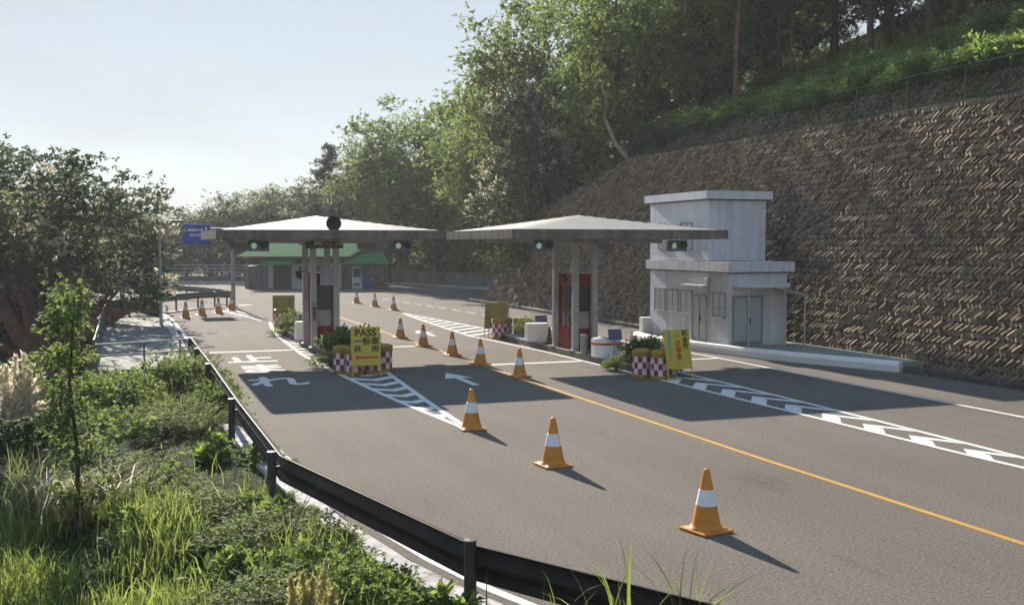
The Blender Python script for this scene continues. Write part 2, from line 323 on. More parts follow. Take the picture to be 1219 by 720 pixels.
def tree_meshes(seed, H, base, rad, ncl, ntw, nlv, leaf, lm, bark, tr=.22, lean=(0, 0), blossoms=0, cone=False, squash=1., limbs=22, asp=.5, fork=False, crown_off=(0, 0), rcf=.27, bl=None):
    global rng
    old = rng; rng = np.random.default_rng(seed); rr = random.Random(seed)
    cz = (base+H)/2; rz = (H-base)/2
    d = unit(rng.normal(size=(ncl, 3))); rad_ = rng.uniform(.25, 1., ncl)**.45
    lob = 1+.22*np.sin(3*np.arctan2(d[:, 1], d[:, 0])+seed)+.15*np.sin(5*d[:, 2]+seed*2)
    C = d*(rad_*lob)[:, None]*np.array([rad, rad*squash, rz])
    if cone: C[:, :2] *= np.clip(1.15-.95*(C[:, 2:3]+rz)/(2*rz), .12, 1.2)
    C = C+np.array([crown_off[0]+lean[0], crown_off[1]+lean[1], cz]); out = d
    rc = rad*rcf*rng.uniform(.7, 1.35, ncl)
    if cone: rc *= .75
    V = sprays(C, rc, out, int(ntw*1.5), nlv+1, leaf*.86, asp, .25, .3, .75)
    crown = quads_mesh('crown', V, 4, lm)
    pale_me = None
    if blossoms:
        k = rng.permutation(ncl)[:blossoms]; top = k[np.argsort(-C[k, 2])][:max(4, int(blossoms*.8))]  # cream leaf sprays set on the higher crown clusters
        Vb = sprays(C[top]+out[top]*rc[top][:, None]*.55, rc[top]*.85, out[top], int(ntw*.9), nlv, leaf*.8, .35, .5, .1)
        pale_me = quads_mesh('blossoms', Vb, 4, bl or L['cream'])
    mb = MB(); path = []
    top = base+(H-base)*.72
    for i in range(8):
        t = i/7; path.append((lean[0]*t*1.1+rr.uniform(-.06, .06)*H*.12*(t > 0), lean[1]*t*1.1+rr.uniform(-.06, .06)*H*.12*(t > 0), -.3+(top+.3)*t))
    radii = [tr*(1.45 if i == 0 else 1)*(1-.75*i/7) for i in range(8)]
    mb.tube(path, radii, 9)
    for k in rr.sample(range(ncl), min(limbs, ncl)):
        c = Vector(C[k]); zz = min(max(base*.55, c.z-rr.uniform(.15, .45)*(H-base)), top*.97); t = (zz+.3)/(top+.3)*7; i = min(int(t), 6)
        p0 = Vector(path[i]).lerp(Vector(path[i+1]), t-i); mid = p0.lerp(c, .5)+Vector((rr.uniform(-.3, .3), rr.uniform(-.3, .3), rr.uniform(0, .5)))*rad*.15
        r0 = max(.02, tr*(1-.75*t/7)*.55)
        mb.tube([p0, p0.lerp(mid, .5)+Vector((0, 0, .03*rad)), mid, c], [r0, r0*.8, r0*.55, r0*.2], 6, cap=False)
    trunk = mb.mesh('trunk', bark); rng = old
    return trunk, crown, pale_me
def grass_mesh(name, P, h, w, mat, lean=.35, segs=3):
    n = len(P); a = rng.uniform(0, 2*PI, n); d = np.stack([np.cos(a), np.sin(a), 0*a], 1); s = np.stack([-np.sin(a), np.cos(a), 0*a], 1)
    a2 = a+rng.normal(0, .5, n); s = np.stack([-np.sin(a2), np.cos(a2), 0*a], 1)
    b = h*np.abs(rng.normal(lean, .22, n)); rings = []
    for k in range(segs+1):
        t = k/segs; c = P+d*(b*t*t)[:, None]+np.array([0, 0, 1.])*(h*t*(1-.25*t*t))[:, None]; ww = (w*(1-t**1.6)*.5+.0008)[:, None]
        rings.append((c-s*ww, c+s*ww))
    V = np.stack([q for r in rings for q in r], 1)        # n, 2(segs+1), 3
    me = bpy.data.meshes.new(name); k = 2*(segs+1); me.vertices.add(n*k); me.vertices.foreach_set('co', V.astype(np.float32).ravel())
    f = np.array([[2*i, 2*i+1, 2*i+3, 2*i+2] for i in range(segs)]); Fi = (np.arange(n)[:, None, None]*k+f[None]).reshape(-1)
    me.loops.add(len(Fi)); me.loops.foreach_set('vertex_index', Fi.astype(np.int32)); q = n*segs
    me.polygons.add(q); me.polygons.foreach_set('loop_start', np.arange(q, dtype=np.int32)*4); me.polygons.foreach_set('loop_total', np.full(q, 4, dtype=np.int32))
    me.materials.append(mat); me.update(calc_edges=True); return me
def shrub_meshes(seed, rad, h, ncl, ntw, nlv, leaf, lm, asp=.5, upb=.5, rcf=.4, droop=.15):
    global rng
    old = rng; rng = np.random.default_rng(seed); rr = random.Random(seed)
    a = rng.uniform(0, 2*PI, ncl); q = np.sqrt(rng.uniform(0, 1, ncl)); z = h*(rng.uniform(.25, 1, ncl))*(1-.45*q*q)
    C = np.stack([np.cos(a)*q*rad, np.sin(a)*q*rad, z*.85], 1); out = unit(C-np.array([0, 0, h*.3]))
    V = sprays(C, rad*rcf*rng.uniform(.7, 1.3, ncl), out, ntw, nlv, leaf, asp, upb, droop, .8)
    mb = MB()
    for k in range(min(ncl, 16)):
        c = Vector(C[k])*1.12; mb.tube([(c.x*.12, c.y*.12, -.08), (c.x*.4, c.y*.4, c.z*.55), c], [.014+.01*rad, .010, .004], 5, cap=False)
    st = mb.mesh('stems', M['twig']); fo = quads_mesh('foliage', V, 4, lm); rng = old
    return st, fo
def place(kind, name, label, cat, loc, rz, scale, group=None):
    r = thing(name, label, cat, loc, rz, group); r.scale = scale if hasattr(scale, '__len__') else (scale,)*3
    for n, me in kind: 
        if me: link(n, me, r)
    return r

# ------------------------------------------------------------------ terrain shapes
def lerpt(x, xs, ys): return float(np.interp(x, xs, ys))
EY = [-20, 5, 7, 9, 10.8, 12, 14.2, 19.2, 25, 33, 33.4, 57, 57.5, 66, 70, 92, 110, 140, 400]
EX = [14, 6.0, 4.6, 3.7, 3.05, 2.75, 2.37, 1.95, 1.62, 1.6, -.95, -.95, -1.5, -8, -10, -6, 2, 4, 4]
def edge(y): return np.interp(y, EY, EX)
def tz(x, y):
    """ground beside the road: falls away to the left"""
    x = np.asarray(x, float); y = np.asarray(y, float)
    d = np.clip(edge(y)-x, 0, None)
    n = .10*np.sin(x*1.7+y*.9)+.07*np.sin(y*2.3-x*1.1)+.05*np.sin(x*4.1+1.3*y)
    z = -.03-np.clip(d-.5, 0, None)*.10*(1+.05*d)+np.clip(d-.2, 0, 1)*n*.7
    near = np.clip((12.5-y)/4, 0, 1)*np.clip(d-.4, 0, 1.2)*.28
    deep = np.clip((y-29)/5, 0, 1)*np.clip(d*2., 0, 4.3)*np.clip((70-y)/10, 0, 1)
    return np.maximum(z+near-deep, -7)
TY = [0, 50, 54.4, 58, 61, 63.5, 66.6, 70, 400]; TZ = [8.15, 8.15, 7.1, 6.3, 5.7, 3.2, 0, 0, 0]
def topz(y): return np.interp(y, TY, TZ)
def wallx(y): return 21.9+.3*topz(y)
def hz(x, y):
    x = np.asarray(x, float); y = np.asarray(y, float)
    t = topz(y-.5*np.clip(x-24.4, 0, 60)); k = t/8.15
    return t+k*(np.clip(x-26.9, 0, .55)/.55*1.4+.42*np.clip(x-27.45, 0, 80)+.15*np.sin(x*.9+y*.6)*np.clip(x-28, 0, 1)) + (1-k)*.05*np.clip(x-30, 0, 40)-.02
def on_surface(px, py, fn, t0=5, t1=140):
    r = ray(px, py); prev = None
    for t in np.linspace(t0, t1, 2700):
        p = r*t; z = float(fn(p[0], p[1])) 
        if p[2]+HC <= z: return (p[0], p[1], z)
    p = r*t1; return (p[0], p[1], float(fn(p[0], p[1])))
def hill_pt(px, py): return on_surface(px, py, lambda x, y: hz(x, y) if x > wallx(y) else -9)
def bank_pt(px, py): return on_surface(px, py, lambda x, y: tz(x, y))
# ================================================================== SETTING
def grid(name, xs, ys, fn, mat, xf=None):
    X, Y = np.meshgrid(xs, ys)
    if xf is not None: X = xf(X, Y)
    Z = fn(X, Y); V = np.stack([X, Y, Z], -1).reshape(-1, 3); nx = len(xs); ny = len(ys)
    i = (np.arange(ny-1)[:, None]*nx+np.arange(nx-1)[None]).reshape(-1)
    Fq = np.stack([i, i+1, i+nx+1, i+nx], 1)
    me = bpy.data.meshes.new(name); me.from_pydata(V.tolist(), [], Fq.tolist()); me.materials.append(mat)
    me.polygons.foreach_set('use_smooth', [True]*len(me.polygons)); me.update(); return link(name, me)
xs = np.concatenate([np.linspace(-700, -60, 14)[:-1], np.linspace(-60, -8, 40)[:-1], np.arange(-8, 7, .22), np.linspace(7.2, 40, 20), np.linspace(60, 700, 12)])
ys = np.concatenate([np.linspace(-60, -4, 8)[:-1], np.arange(-4, 36, .3), np.linspace(36.5, 90, 70), np.linspace(100, 700, 16)])
struct(grid('ground', xs, ys, lambda x, y: np.where(y > 95, np.minimum(tz(x, y), -.03), tz(x, y)), M['moss']))
# hillside behind the retaining wall
us = np.concatenate([[0, .25, .6, 1.2, 1.9, 2.45, 2.75, 3.05, 3.4], np.linspace(4, 40, 46), np.linspace(44, 120, 12)])
yh = np.concatenate([np.linspace(-30, 48, 60), np.arange(48.6, 84, .6), np.linspace(86, 260, 24)])
struct(grid('hillside', us, yh, lambda x, y: hz(x, y), M['forest'], lambda u, y: wallx(y)+u))

# asphalt sheet (lanes, far apron in front of the rest house, ramp to the left)
yy = np.concatenate([np.linspace(-30, 33, 60)])
left = [(float(np.interp(y, EY[:10], EX[:10]))+.33, float(y)) for y in yy]
poly = left+[(1.95, 33.4), (1.95, 57), (2.1, 61), (1.0, 59.5), (-2.5, 55.5), (-8, 63), (-14, 78), (-10, 92), (3, 108), (16, 103), (24.2, 98), (27.3, 86), (33, 70), (36, 60), (21.6, 66.6), (21.45, 60), (21.45, -30)]
mb = MB(); mb.sheet(poly, 0); struct(mb.build('road', M['asphalt']))
# lower road seen under the tree on the left
mb = MB(); mb.sheet([(-2.4, 30), (-1.9, 58), (-7, 66), (-40, 64), (-40, 30)], -3.6); struct(mb.build('lower_road', M['asphalt']))

# paved footway on the left with its kerb
mb = MB()
mb.prism([(-.95, 33.1), (1.62, 33.1), (1.62, 56.5), (-.95, 56.5)], -2.6, .06); struct(mb.build('footway', M['slab']))
mb = MB()
for k in range(8): mb.box((.34, 35+3*k, .064), (2.5, .02, .006))
for x in (.35, .95): mb.box((x, 44.8, .063), (.018, 23, .005))
struct(mb.build('footway_joint', flat('joint dirt', (.13, .125, .10), .9)))
mb = MB(); mb.sweep([(-.14, -.05), (-.14, .10), (.14, .10), (.14, -.05)], [(1.78, 33.2), (1.78, 50), (1.7, 57), (1.45, 61.2)]); struct(mb.build('footway_kerb', M['concl']))
mb = MB()                                                   # curved dark kerb wall at the end of the footway
mb.sweep([(-.12, -.6), (-.12, .75), (.12, .75), (.12, -.6)], [(-.95, 60), (-.3, 63.5), (.6, 63.2), (1.2, 60.5), (1.55, 57.2)]); tag(mb.build('curved_wall', M['concd']), 'low curved grey wall at the far end of the paved footway', 'wall')
# concrete gutter along the near guardrail
E_ = [(float(np.interp(y, EY[:10], EX[:10])), float(y)) for y in np.linspace(4, 33, 70)]
gut = [(x+.12, y) for x, y in E_]
mb = MB(); mb.sweep([(-.17, -.08), (-.17, .035), (.19, .012), (.19, -.08)], gut); struct(mb.build('gutter', pm('mottled gutter concrete', (.50, .47, .44), (.24, .235, .25), 3.5, .9, bmp=.6, bscale=18, wear=((.10, .095, .08), 3.2, .55), kind='World')))

# painted markings -------------------------------------------------------------
w = MB(); Z1, Z2, Z3 = .004, .007, .010
wl = [(x+.55, y) for x, y in E_ if y < 24]
w.ribbon([(4.9+.33+.12, 5)]+[p for p in wl if p[1] > 6]+[(2.14, 26), (2.12, 33)], .13, Z1)                      # left edge
w.ribbon([(2.17, 33.2), (2.2, 41), (2.18, 48), (2.08, 55), (1.85, 60), (1.3, 64)], .15, Z2)
w.ribbon([(18.08, -5), (18.06, 21), (18.1, 27), (18.15, 31), (17.9, 36), (17.62, 42), (17.6, 44)], .13, Z1)   # right edge
for k in range(9): w.ribbon([(17.75-.16*k, 52.5+2.2*k), (17.68-.16*k, 53.9+2.2*k)], .10, Z1)
w.ribbon([(2.45, 37.85), (5.42, 37.85)], .30, Z2); w.ribbon([(7.7, 37.75), (10.1, 37.75)], .3, Z2)
w.ribbon([(10.35, 31.1), (13.5, 31.1)], .3, Z2); w.ribbon([(15.45, 30.4), (18.05, 30.4)], .22, Z2)
LB = [(6.36, 20.4), (6.0, 24.3), (5.72, 29), (5.55, 33), (5.5, 36), (5.68, 43.5), (6.0, 48), (6.35, 51.6)]
RB = [(6.40, 20.4), (6.62, 24.3), (6.95, 29), (7.25, 33), (7.42, 36), (7.55, 43), (7.2, 48), (6.45, 51.6)]
w.ribbon(LB, .14, Z3); w.ribbon(RB, .14, Z3)
fx = lambda P, y: float(np.interp(y, [q[1] for q in P], [q[0] for q in P]))
def chev(P, Q, y, th, sl, th2=None):                                   # V between two border lines; sl<0: apex towards -Y
    a = fx(P, y)+.05; b = fx(Q, y)-.05; m = (a+b)/2; h = (m-a)*sl
    w.add([(a, y, Z1), (m, y+h, Z1), (m, y+h+th, Z1), (a, y+th, Z1)], [(0, 1, 2, 3)])
    th2 = th2 or th; w.add([(m, y+h+th-th2, Z1), (b, y, Z1), (b, y+th2, Z1), (m, y+h+th, Z1)], [(0, 1, 2, 3)])
for k in range(8): chev(LB, RB, 22.0+1.16*k, .42, -.9)
for k in range(14):                                          # bars beside and behind the left island
    y = 31.6+1.05*k; a = fx(LB, y)+.05; b = min(fx(RB, y)-.05, 6.0) if y < 45 else fx(RB, y)-.05
    w.add([(a, y+.25, Z1), (b, y, Z1), (b, y+.3, Z1), (a, y+.55, Z1)], [(0, 1, 2, 3)])
for k in range(5):
    y = 46.6+.95*k; a = fx(LB, y)+.05; b = fx(RB, y)-.05; w.add([(a, y+.25, Z1), (b, y, Z1), (b, y+.28, Z1), (a, y+.53, Z1)], [(0, 1, 2, 3)])
LC = [(14.15, 10), (13.86, 15), (13.78, 21), (13.7, 26), (13.62, 30), (13.55, 34), (13.2, 39), (13.0, 41), (13.35, 48), (13.9, 56)]
RC = [(14.3, 10), (14.62, 15), (14.85, 20), (15.02, 25.5), (15.05, 28), (15.35, 33), (15.3, 38), (15.1, 41), (14.6, 48), (14.0, 56)]
w.ribbon(LC, .14, Z3); w.ribbon(RC[:5], .14, Z3); w.ribbon(RC[6:], .14, Z3)
for k in range(10): chev(LC, RC, 12.95+1.36*k, .64, 1.45, .44)
for k in range(11):
    y = 41.2+1.3*k; a = fx(LC, y)+.05; b = fx(RC, y)-.05; w.add([(a, y, Z1), (b, y+.9*(b-a), Z1), (b, y+.9*(b-a)+.42, Z1), (a, y+.42, Z1)], [(0, 1, 2, 3)])
def arrow(cx, y0, y1, hw=.42, sw=.10):
    ym = y1-(y1-y0)*.42
    w.add([(cx-sw, y0, Z1), (cx+sw, y0, Z1), (cx+sw, ym, Z1), (cx+hw, ym-.15, Z1), (cx, y1, Z1), (cx-hw, ym-.15, Z1), (cx-sw, ym, Z1)], [tuple(range(7))])
arrow(8.62, 26.7, 29.6); arrow(11.7, 41.8, 44.6)
w.ribbon([(6.1, 53), (5.6, 58), (4.6, 63)], .12, Z1); w.ribbon([(6.3, 53), (6.2, 57), (5.6, 62.5)], .14, Z2)
for k in range(5): w.box((5.6-.1*k, 55.5+1.5*k, .004), (.75-.1*k, .28, .004))
for q in ((5.2, 70), (6.8, 66.5), (4.2, 76)): w.add([(q[0]-.4, q[1], Z1), (q[0]+.4, q[1]+.6, Z1), (q[0]+.5, q[1]+1, Z1), (q[0]-.4, q[1]+.7, Z1)], [(0, 1, 2, 3)])
w.ribbon([(2.1, 61.4), (3.6, 64.6), (5.6, 65.0)], .16, Z3)
struct(w.build('road_markings', M['white']))
w = MB(); w.ribbon([(10.6, -5), (10.42, 9), (10.28, 16), (10.24, 30), (10.18, 54), (9.9, 60)], .115, Z1); struct(w.build('centre_line', M['yellow']))
for ch, y, x in (('止', 35.2, 3.72), ('ま', 32.35, 3.75), ('れ', 29.15, 3.78)):
    o = text('road_lettering', ch, 1.0, M['white'], None, Matrix.Translation((x, y, Z1)) @ Matrix.Diagonal((1.62, 2.35, 1, 1)), bold=.024, zst=.0003); struct(o)

# kerbs of the islands and the wall --------------------------------------------
def island(pts, h, name):
    mb = MB(); mb.prism(pts, -.05, h, 0, 1); n = len(pts)
    struct(mb.build(name, [M['concd'], M['concl']]))
island([(5.98, 31.7), (6.25, 31.05), (6.95, 31.05), (7.2, 31.7), (7.25, 44.5), (6.9, 45.6), (6.35, 45.6), (6.02, 44.5)], .2, 'traffic_island')
island([(13.72, 28.2), (13.95, 27.5), (14.75, 27.5), (15.0, 28.2), (15.1, 38.8), (14.75, 39.6), (14.0, 39.6), (13.72, 38.8)], .2, 'traffic_island')
mb = MB(); prof = [(-.15, -.05), (-.15, .13), (-.11, .17), (.12, .17), (.15, .13), (.15, -.05)]
mb.sweep(prof, [(21.62, 5), (21.5, 21), (21.25, 25.2)]); mb.sweep(prof, [(21.35, 38.2), (21.3, 45), (21.3, 60), (21.1, 66.8)])
struct(mb.build('wall_kerb', M['darkk']))
# raised pavement under the office
front = [(18.62, 37.5), (18.36, 35.5), (18.62, 33.2), (19.16, 30.5), (19.75, 28.6), (20.4, 27.0), (21.1, 25.3)]
mb = MB(); mb.prism([(x+.1, y) for x, y in front[::-1]]+[(18.72, 38.1), (22.2, 38.1), (22.2, 25.3)], -.05, .28); struct(mb.build('pavement', pm('mossy pavement concrete', (.30, .31, .27), (.20, .22, .18), 1.5, .9)))
mb = MB(); mb.sweep([(-.09, -.05), (-.13, .2), (-.09, .29), (-.02, .315), (.10, .315), (.12, -.05)], front[::-1], smooth=False); struct(mb.build('pavement_kerb', M['whitek']))
mb = MB(); mb.box((19.0, 37.36, .40), (.46, .30, .96), bev=.03); tag(mb.build('end_block', M['whitek']), 'white concrete block at the far end of the office kerb', 'concrete block')
# far pavement and low wall behind the apron
FAR = [(-14, 112), (3, 108.5), (9, 106.5), (16, 103), (24.4, 98), (27.6, 85.5), (33.5, 70.5), (36, 60)]
mb = MB(); mb.sweep([(-.7, -.05), (-.7, .14), (.9, .14), (.9, -.05)], FAR[::-1]); struct(mb.build('far_pavement', M['concl']))
FW = [(x+.6, y+1.6) for x, y in FAR[3:]]
mb = MB(); mb.sweep([(-.2, -.1), (-.2, 1.25), (.2, 1.25), (.2, -.1)], FW); tag(mb.build('low_wall', pm('dark grey parapet', (.20, .195, .18), (.11, .11, .10), 1.2, .9, stretch=(1, 1, .3))), 'low dark grey parapet wall curving along the far edge of the road', 'wall')
# distant wooded ridge
mb = MB(); N = 60; vs = []
for i in range(N+1):
    x = -260+520*i/N; h = 17+7*math.sin(i*.33)+4*math.sin(i*.9+1)+rng.uniform(-.8, .8)
    vs += [(x, 470, -3), (x, 520, h*.7), (x, 590, h)]
mb.add(vs, [(3*i+j, 3*i+3+j, 3*i+4+j, 3*i+1+j) for i in range(N) for j in range(2)], 0, True); struct(mb.build('hills', M['hills']))

# ================================================================== RETAINING WALLS
def stone_wall(name, label, xb, batter, y0, y1, zbase, ztop, seed, ztop_fn):
    r = random.Random(seed); mb = MB(); sl = math.sqrt(1+batter*batter)
    U = Vector((0, -1, 0)); T = Vector((batter, 0, 1))/sl; Nn = U.cross(T).normalized()
    if Nn.x > 0: Nn = -Nn
    def P(s, t, h): return Vector((xb, y1, zbase))+U*s+T*t+Nn*h
    # backing slab that follows the top outline
    ss = np.linspace(0, y1-y0, 60); bot = [P(s, -.3, 0) for s in ss]; tp = [P(s, max(.02, (ztop_fn(y1-s)-zbase))*sl, 0) for s in ss]
    bk = Vector((.5, 0, -.02)); vs = bot+tp+[q+bk for q in bot]+[q+bk for q in tp]; n = len(ss)
    fs = []
    for i in range(n-1):
        fs += [(i, i+1, n+i+1, n+i), (n+i, n+i+1, 3*n+i+1, 3*n+i), (2*n+i, 3*n+i, 3*n+i+1, 2*n+i+1)]
    fs += [(0, n, 3*n, 2*n), (n-1, 3*n-1, 4*n-1, 2*n-1)]
    mb.add(vs, fs, 0)
    t = .02; row = 0; tmax = (ztop-zbase)*sl
    while t < tmax+.2:
        big = row % 2 == 0
        ang = R(40 if big else -50); ln, th = (.40, .135) if big else (.21, .115)
        pitch = th/math.sin(abs(ang))*1.02; rowh = (.275 if big else .145)
        s = r.uniform(0, pitch)
        while s < y1-y0:
            cs, ct = s+r.uniform(-.012, .012), t+rowh*.5+r.uniform(-.012, .012)
            yw = y1-cs
            if ct+.08 < max(0, (ztop_fn(yw)-zbase))*sl:
                a = ang+r.uniform(-.06, .06); l = ln*r.uniform(.92, 1.08); w_ = th*r.uniform(.9, 1.03); h = r.uniform(.026, .05)
                ca, sa = math.cos(a), math.sin(a); tilt = r.uniform(-.035, .02); tilt2 = r.uniform(-.03, .015)
                o = []
                for (q, e, hh) in ((1, 1, -.01), (.84, .70, 1)):
                    for (i, j) in ((-1, -1), (1, -1), (1, 1), (-1, 1)):
                        u = i*l/2*q+r.uniform(-.008, .008); v = j*w_/2*e+r.uniform(-.006, .006)
                        hv = hh if hh < 0 else h+tilt*i+tilt2*j
                        o.append(P(cs+u*ca-v*sa, ct+u*sa+v*ca, hv))
                mb.add(o, [(0, 1, 5, 4), (1, 2, 6, 5), (2, 3, 7, 6), (3, 0, 4, 7), (4, 5, 6, 7)], 1)
            s += pitch*r.uniform(.975, 1.03)
        t += rowh; row += 1
    mb.f = [f if True else f for f in mb.f]
    return tag(mb.build(name, [M['mortar'], M['stone']]), label, 'wall')
stone_wall('retaining_wall', 'tall brown stone retaining wall laid in slanting courses beside the road', 21.9, .3, 12, 66.6, 0, 8.15, 3, lambda y: float(topz(y)))
stone_wall('retaining_wall', 'low dark upper stone wall behind the green fence, above the tall wall', 26.95, .3, 14, 60, 8.0, 9.7, 5, lambda y: float(np.interp(y, [0, 48, 54, 60], [9.6, 9.6, 8.6, 7.9])))
# ================================================================== TOLL CANOPIES
def canopy(loc, label, cols):
    t = thing('toll_canopy', label, 'canopy', loc)
    mb = MB(); n = 24; hs = 3.55
    vs = [(hs*(2*i/n-1), hs*(2*j/n-1), 4.14+.54*(1-max(abs(2*i/n-1), abs(2*j/n-1)))**1.08) for j in range(n+1) for i in range(n+1)]
    mb.add(vs, [(j*(n+1)+i, j*(n+1)+i+1, (j+1)*(n+1)+i+1, (j+1)*(n+1)+i) for j in range(n) for i in range(n)], 0, True)
    mb.build('roof', M['roofw'], t)
    mb = MB(); h = hs+.02
    for sx, sy, dx, dy in ((0, -1, 2*h, .06), (0, 1, 2*h, .06), (-1, 0, .06, 2*h-.13), (1, 0, .06, 2*h-.13)): mb.box((sx*h, sy*h, 4.01), (dx, dy, .285))
    mb.build('fascia', M['fascia'], t)
    mb = MB(); mb.box((0, 0, 3.93), (2*hs-.1, 2*hs-.1, .05)); mb.build('soffit', M['soffit'], t)
    for x, y in cols:
        mb = MB(); mb.box((x-loc[0], y-loc[1], 2.05), (.2, .2, 3.7), bev=.02); mb.box((x-loc[0], y-loc[1], .22), (.32, .32, .04)); mb.build('column', M['steel'], t)
    mb = MB(); cx = sum(c[0] for c in cols)/4-loc[0]; cy = sum(c[1] for c in cols)/4-loc[1]
    for s in (-1, 1): mb.box((cx, cy+s*.85, 3.82), (5.6, .14, .16)); mb.box((cx+s*.36, cy, 3.74), (.12, 4.2, .12))
    mb.build('beam', M['steel'], t); return t
CL = [(5.93, 36.3), (6.7, 36.3), (5.93, 38.0), (6.7, 38.0)]; CR = [(13.87, 32.4), (14.55, 32.4), (13.87, 34.1), (14.55, 34.1)]
canopy((6.15, 36.85, 0), 'left toll canopy with white hipped roof and dark horn on its front edge', CL)
canopy((14.2, 32.95, 0), 'right toll canopy with white hipped roof beside the grey office', CR)

def booth(loc, label, wd, dp, panel_notice):
    t = thing('toll_booth', label, 'toll booth', loc); x0 = wd/2; y0 = dp/2
    mb = MB(); mb.box((0, 0, .36), (wd, dp, .72)); mb.box((0, 0, 2.3), (wd, dp, .36)); mb.box((0, 0, 2.5), (wd+.06, dp+.06, .05))
    for sx in (-1, 1):
        for sy in (-1, 1): mb.box((sx*(x0-.03), sy*(y0-.03), 1.42), (.06, .06, 1.40))
    mb.build('cabin', M['red'], t)
    for s in (-1, 1): mb = MB(); mb.box((0, s*(y0-.03), 1.0), (wd-.13, .04, .55)); mb.build('front_panel' if s < 0 else 'rear_panel', M['beige'], t)
    mb = MB(); mb.box((0, -y0+.035, 1.70), (wd-.13, .03, .82)); mb.build('front_window', M['glass'], t)
    mb = MB(); mb.box((0, y0-.035, 1.70), (wd-.13, .03, .82)); mb.build('rear_window', M['glass'], t)
    for s in (-1, 1):
        d = MB()
        for yy in (-.32, .02, .36): d.box((s*(x0+.006), yy, 1.42), (.018, .03, 1.36))
        for zz in (.75, 2.09): d.box((s*(x0+.012), .02, zz), (.03, .70, .05))
        d.box((s*(x0+.008), .02, .4), (.02, .7, .62)); dd = d.build('door', M['red'], t)
        for yy in (-.15, .19):
            g = MB(); g.box((s*(x0-.005), yy, 1.42), (.015, .30, 1.32)); g.build('pane', M['glass'], dd)
        g = MB(); g.box((s*(x0+.035), -.26, 1.02), (.03, .03, .14)); g.build('handle', M['dark'], dd)
    mb = MB(); mb.box((0, -.1, 1.0), (.34, .5, .06)); mb.box((.04, -.18, 1.22), (.2, .16, .36), bev=.02); mb.build('counter', M['beige'], t)
    return t
booth((6.31, 37.15, .2), 'narrow red toll booth under the left canopy, with pale notice above its window', .62, 1.35, True)
booth((14.21, 33.25, .2), 'narrow red toll booth under the right canopy, with two paned red door', .62, 1.35, False)

# signals hanging from the canopies
def signal(px, Y, label, dx=.0):
    x, y, z = aty(px, 291, Y)
    t = thing('traffic_signal', label, 'traffic signal', (x, Y, 3.66), 0, 'lane signals under the toll canopies')
    mb = MB(); mb.box((0, 0, 0), (.62, .16, .34), bev=.015); mb.build('housing', M['sigbox'], t)
    mb = MB(); mb.box((0, .05, .2), (.05, .05, .12)); mb.build('hanger', M['steel'], t)
    for s, m, nme in ((-1, 'lamp_g', 'green_lamp'), (1, 'dark', 'unlit_lamp')):
        mb = MB(); mb.lathe([(.085, 0), (.09, .02), (.06, .04), (0, .05)], 20, mat=Matrix.Translation((s*.155, -.08, 0)) @ Matrix.Rotation(PI/2, 4, 'X')); l = mb.build(nme, M[m], t)
        mb = MB(); pts = [(s*.155+.12*math.cos(a), .12*math.sin(a)) for a in np.linspace(-.3, PI+.3, 14)]
        for i in range(13):
            a, b = pts[i], pts[i+1]; mb.add([(a[0], -.08, a[1]), (b[0], -.08, b[1]), (b[0], -.2, b[1]), (a[0], -.2, a[1])], [(0, 1, 2, 3)])
        mb.build('visor', M['sigbox'], l)
signal(308, 33.75, 'green lit signal under the front left end of the left canopy'); signal(479, 33.75, 'green lit signal under the right end of the left canopy')
signal(646, 29.85, 'green lit signal under the right canopy, left of its columns'); signal(806, 29.85, 'green lit signal under the right end of the right canopy, against the office')
def backbox(px, Y, label, w_=.66, h=.33):
    x, y, z = aty(px, 291, Y)
    t = thing('signal_back', label, 'traffic signal', (x, Y, 3.68), 0, 'signals facing away under the canopies')
    mb = MB(); mb.box((0, 0, 0), (w_, .16, h), bev=.015); mb.build('housing', M['sigback'], t)
    mb = MB(); mb.box((0, 0, .2), (.05, .05, .12)); mb.build('hanger', M['steel'], t)
    for s in (-1, 1):
        mb = MB(); mb.lathe([(.105, 0), (.11, .1), (.10, .1)], 18, mat=Matrix.Translation((s*.155, .08, 0)) @ Matrix.Rotation(-PI/2, 4, 'X')); mb.build('visor', M['sigbox'], t)
backbox(284, 39.9, 'plain back of a signal under the left end of the left canopy'); backbox(436, 39.9, 'plain back of a signal under the left canopy, right of its columns'); backbox(721, 36.1, 'plain back of a signal under the right canopy, right of its columns')
x, y, z = aty(268.5, 289, 34.2); mb = MB(); mb.box((0, 0, 0), (.2, .18, .24), bev=.02, taper=.85); mb.box((0, 0, .17), (.04, .04, .14)); tag(mb.build('loudspeaker', M['beige'], None, (x, 34.2, 3.72)), 'small pale box loudspeaker hanging under the left tip of the left canopy', 'loudspeaker')
# horn on the canopy edge
x, y, z = aty(396.5, 266, 33.6)
t = thing('horn_speaker', 'round dark horn standing on the front edge of the left canopy roof', 'horn speaker', (x, 33.6, z))
A = Matrix.Rotation(PI/2, 4, 'X')
mb = MB(); mb.lathe([(.06, -.3), (.09, -.12), (.19, .06), (.235, .10), (.24, .12), (.215, .125), (.12, .0), (.05, -.06), (0, -.06)], 28, mat=A); mb.build('horn', flat('dark horn metal', (.028, .03, .032), .45, .3), t)
mb = MB(); mb.box((0, .12, -.24), (.08, .2, .16)); mb.build('bracket', M['steel'], t)
mb = MB(); mb.lathe([(.075, -.05), (.05, .03), (0, .045)], 16, mat=A); mb.build('driver_cap', M['dark'], t)

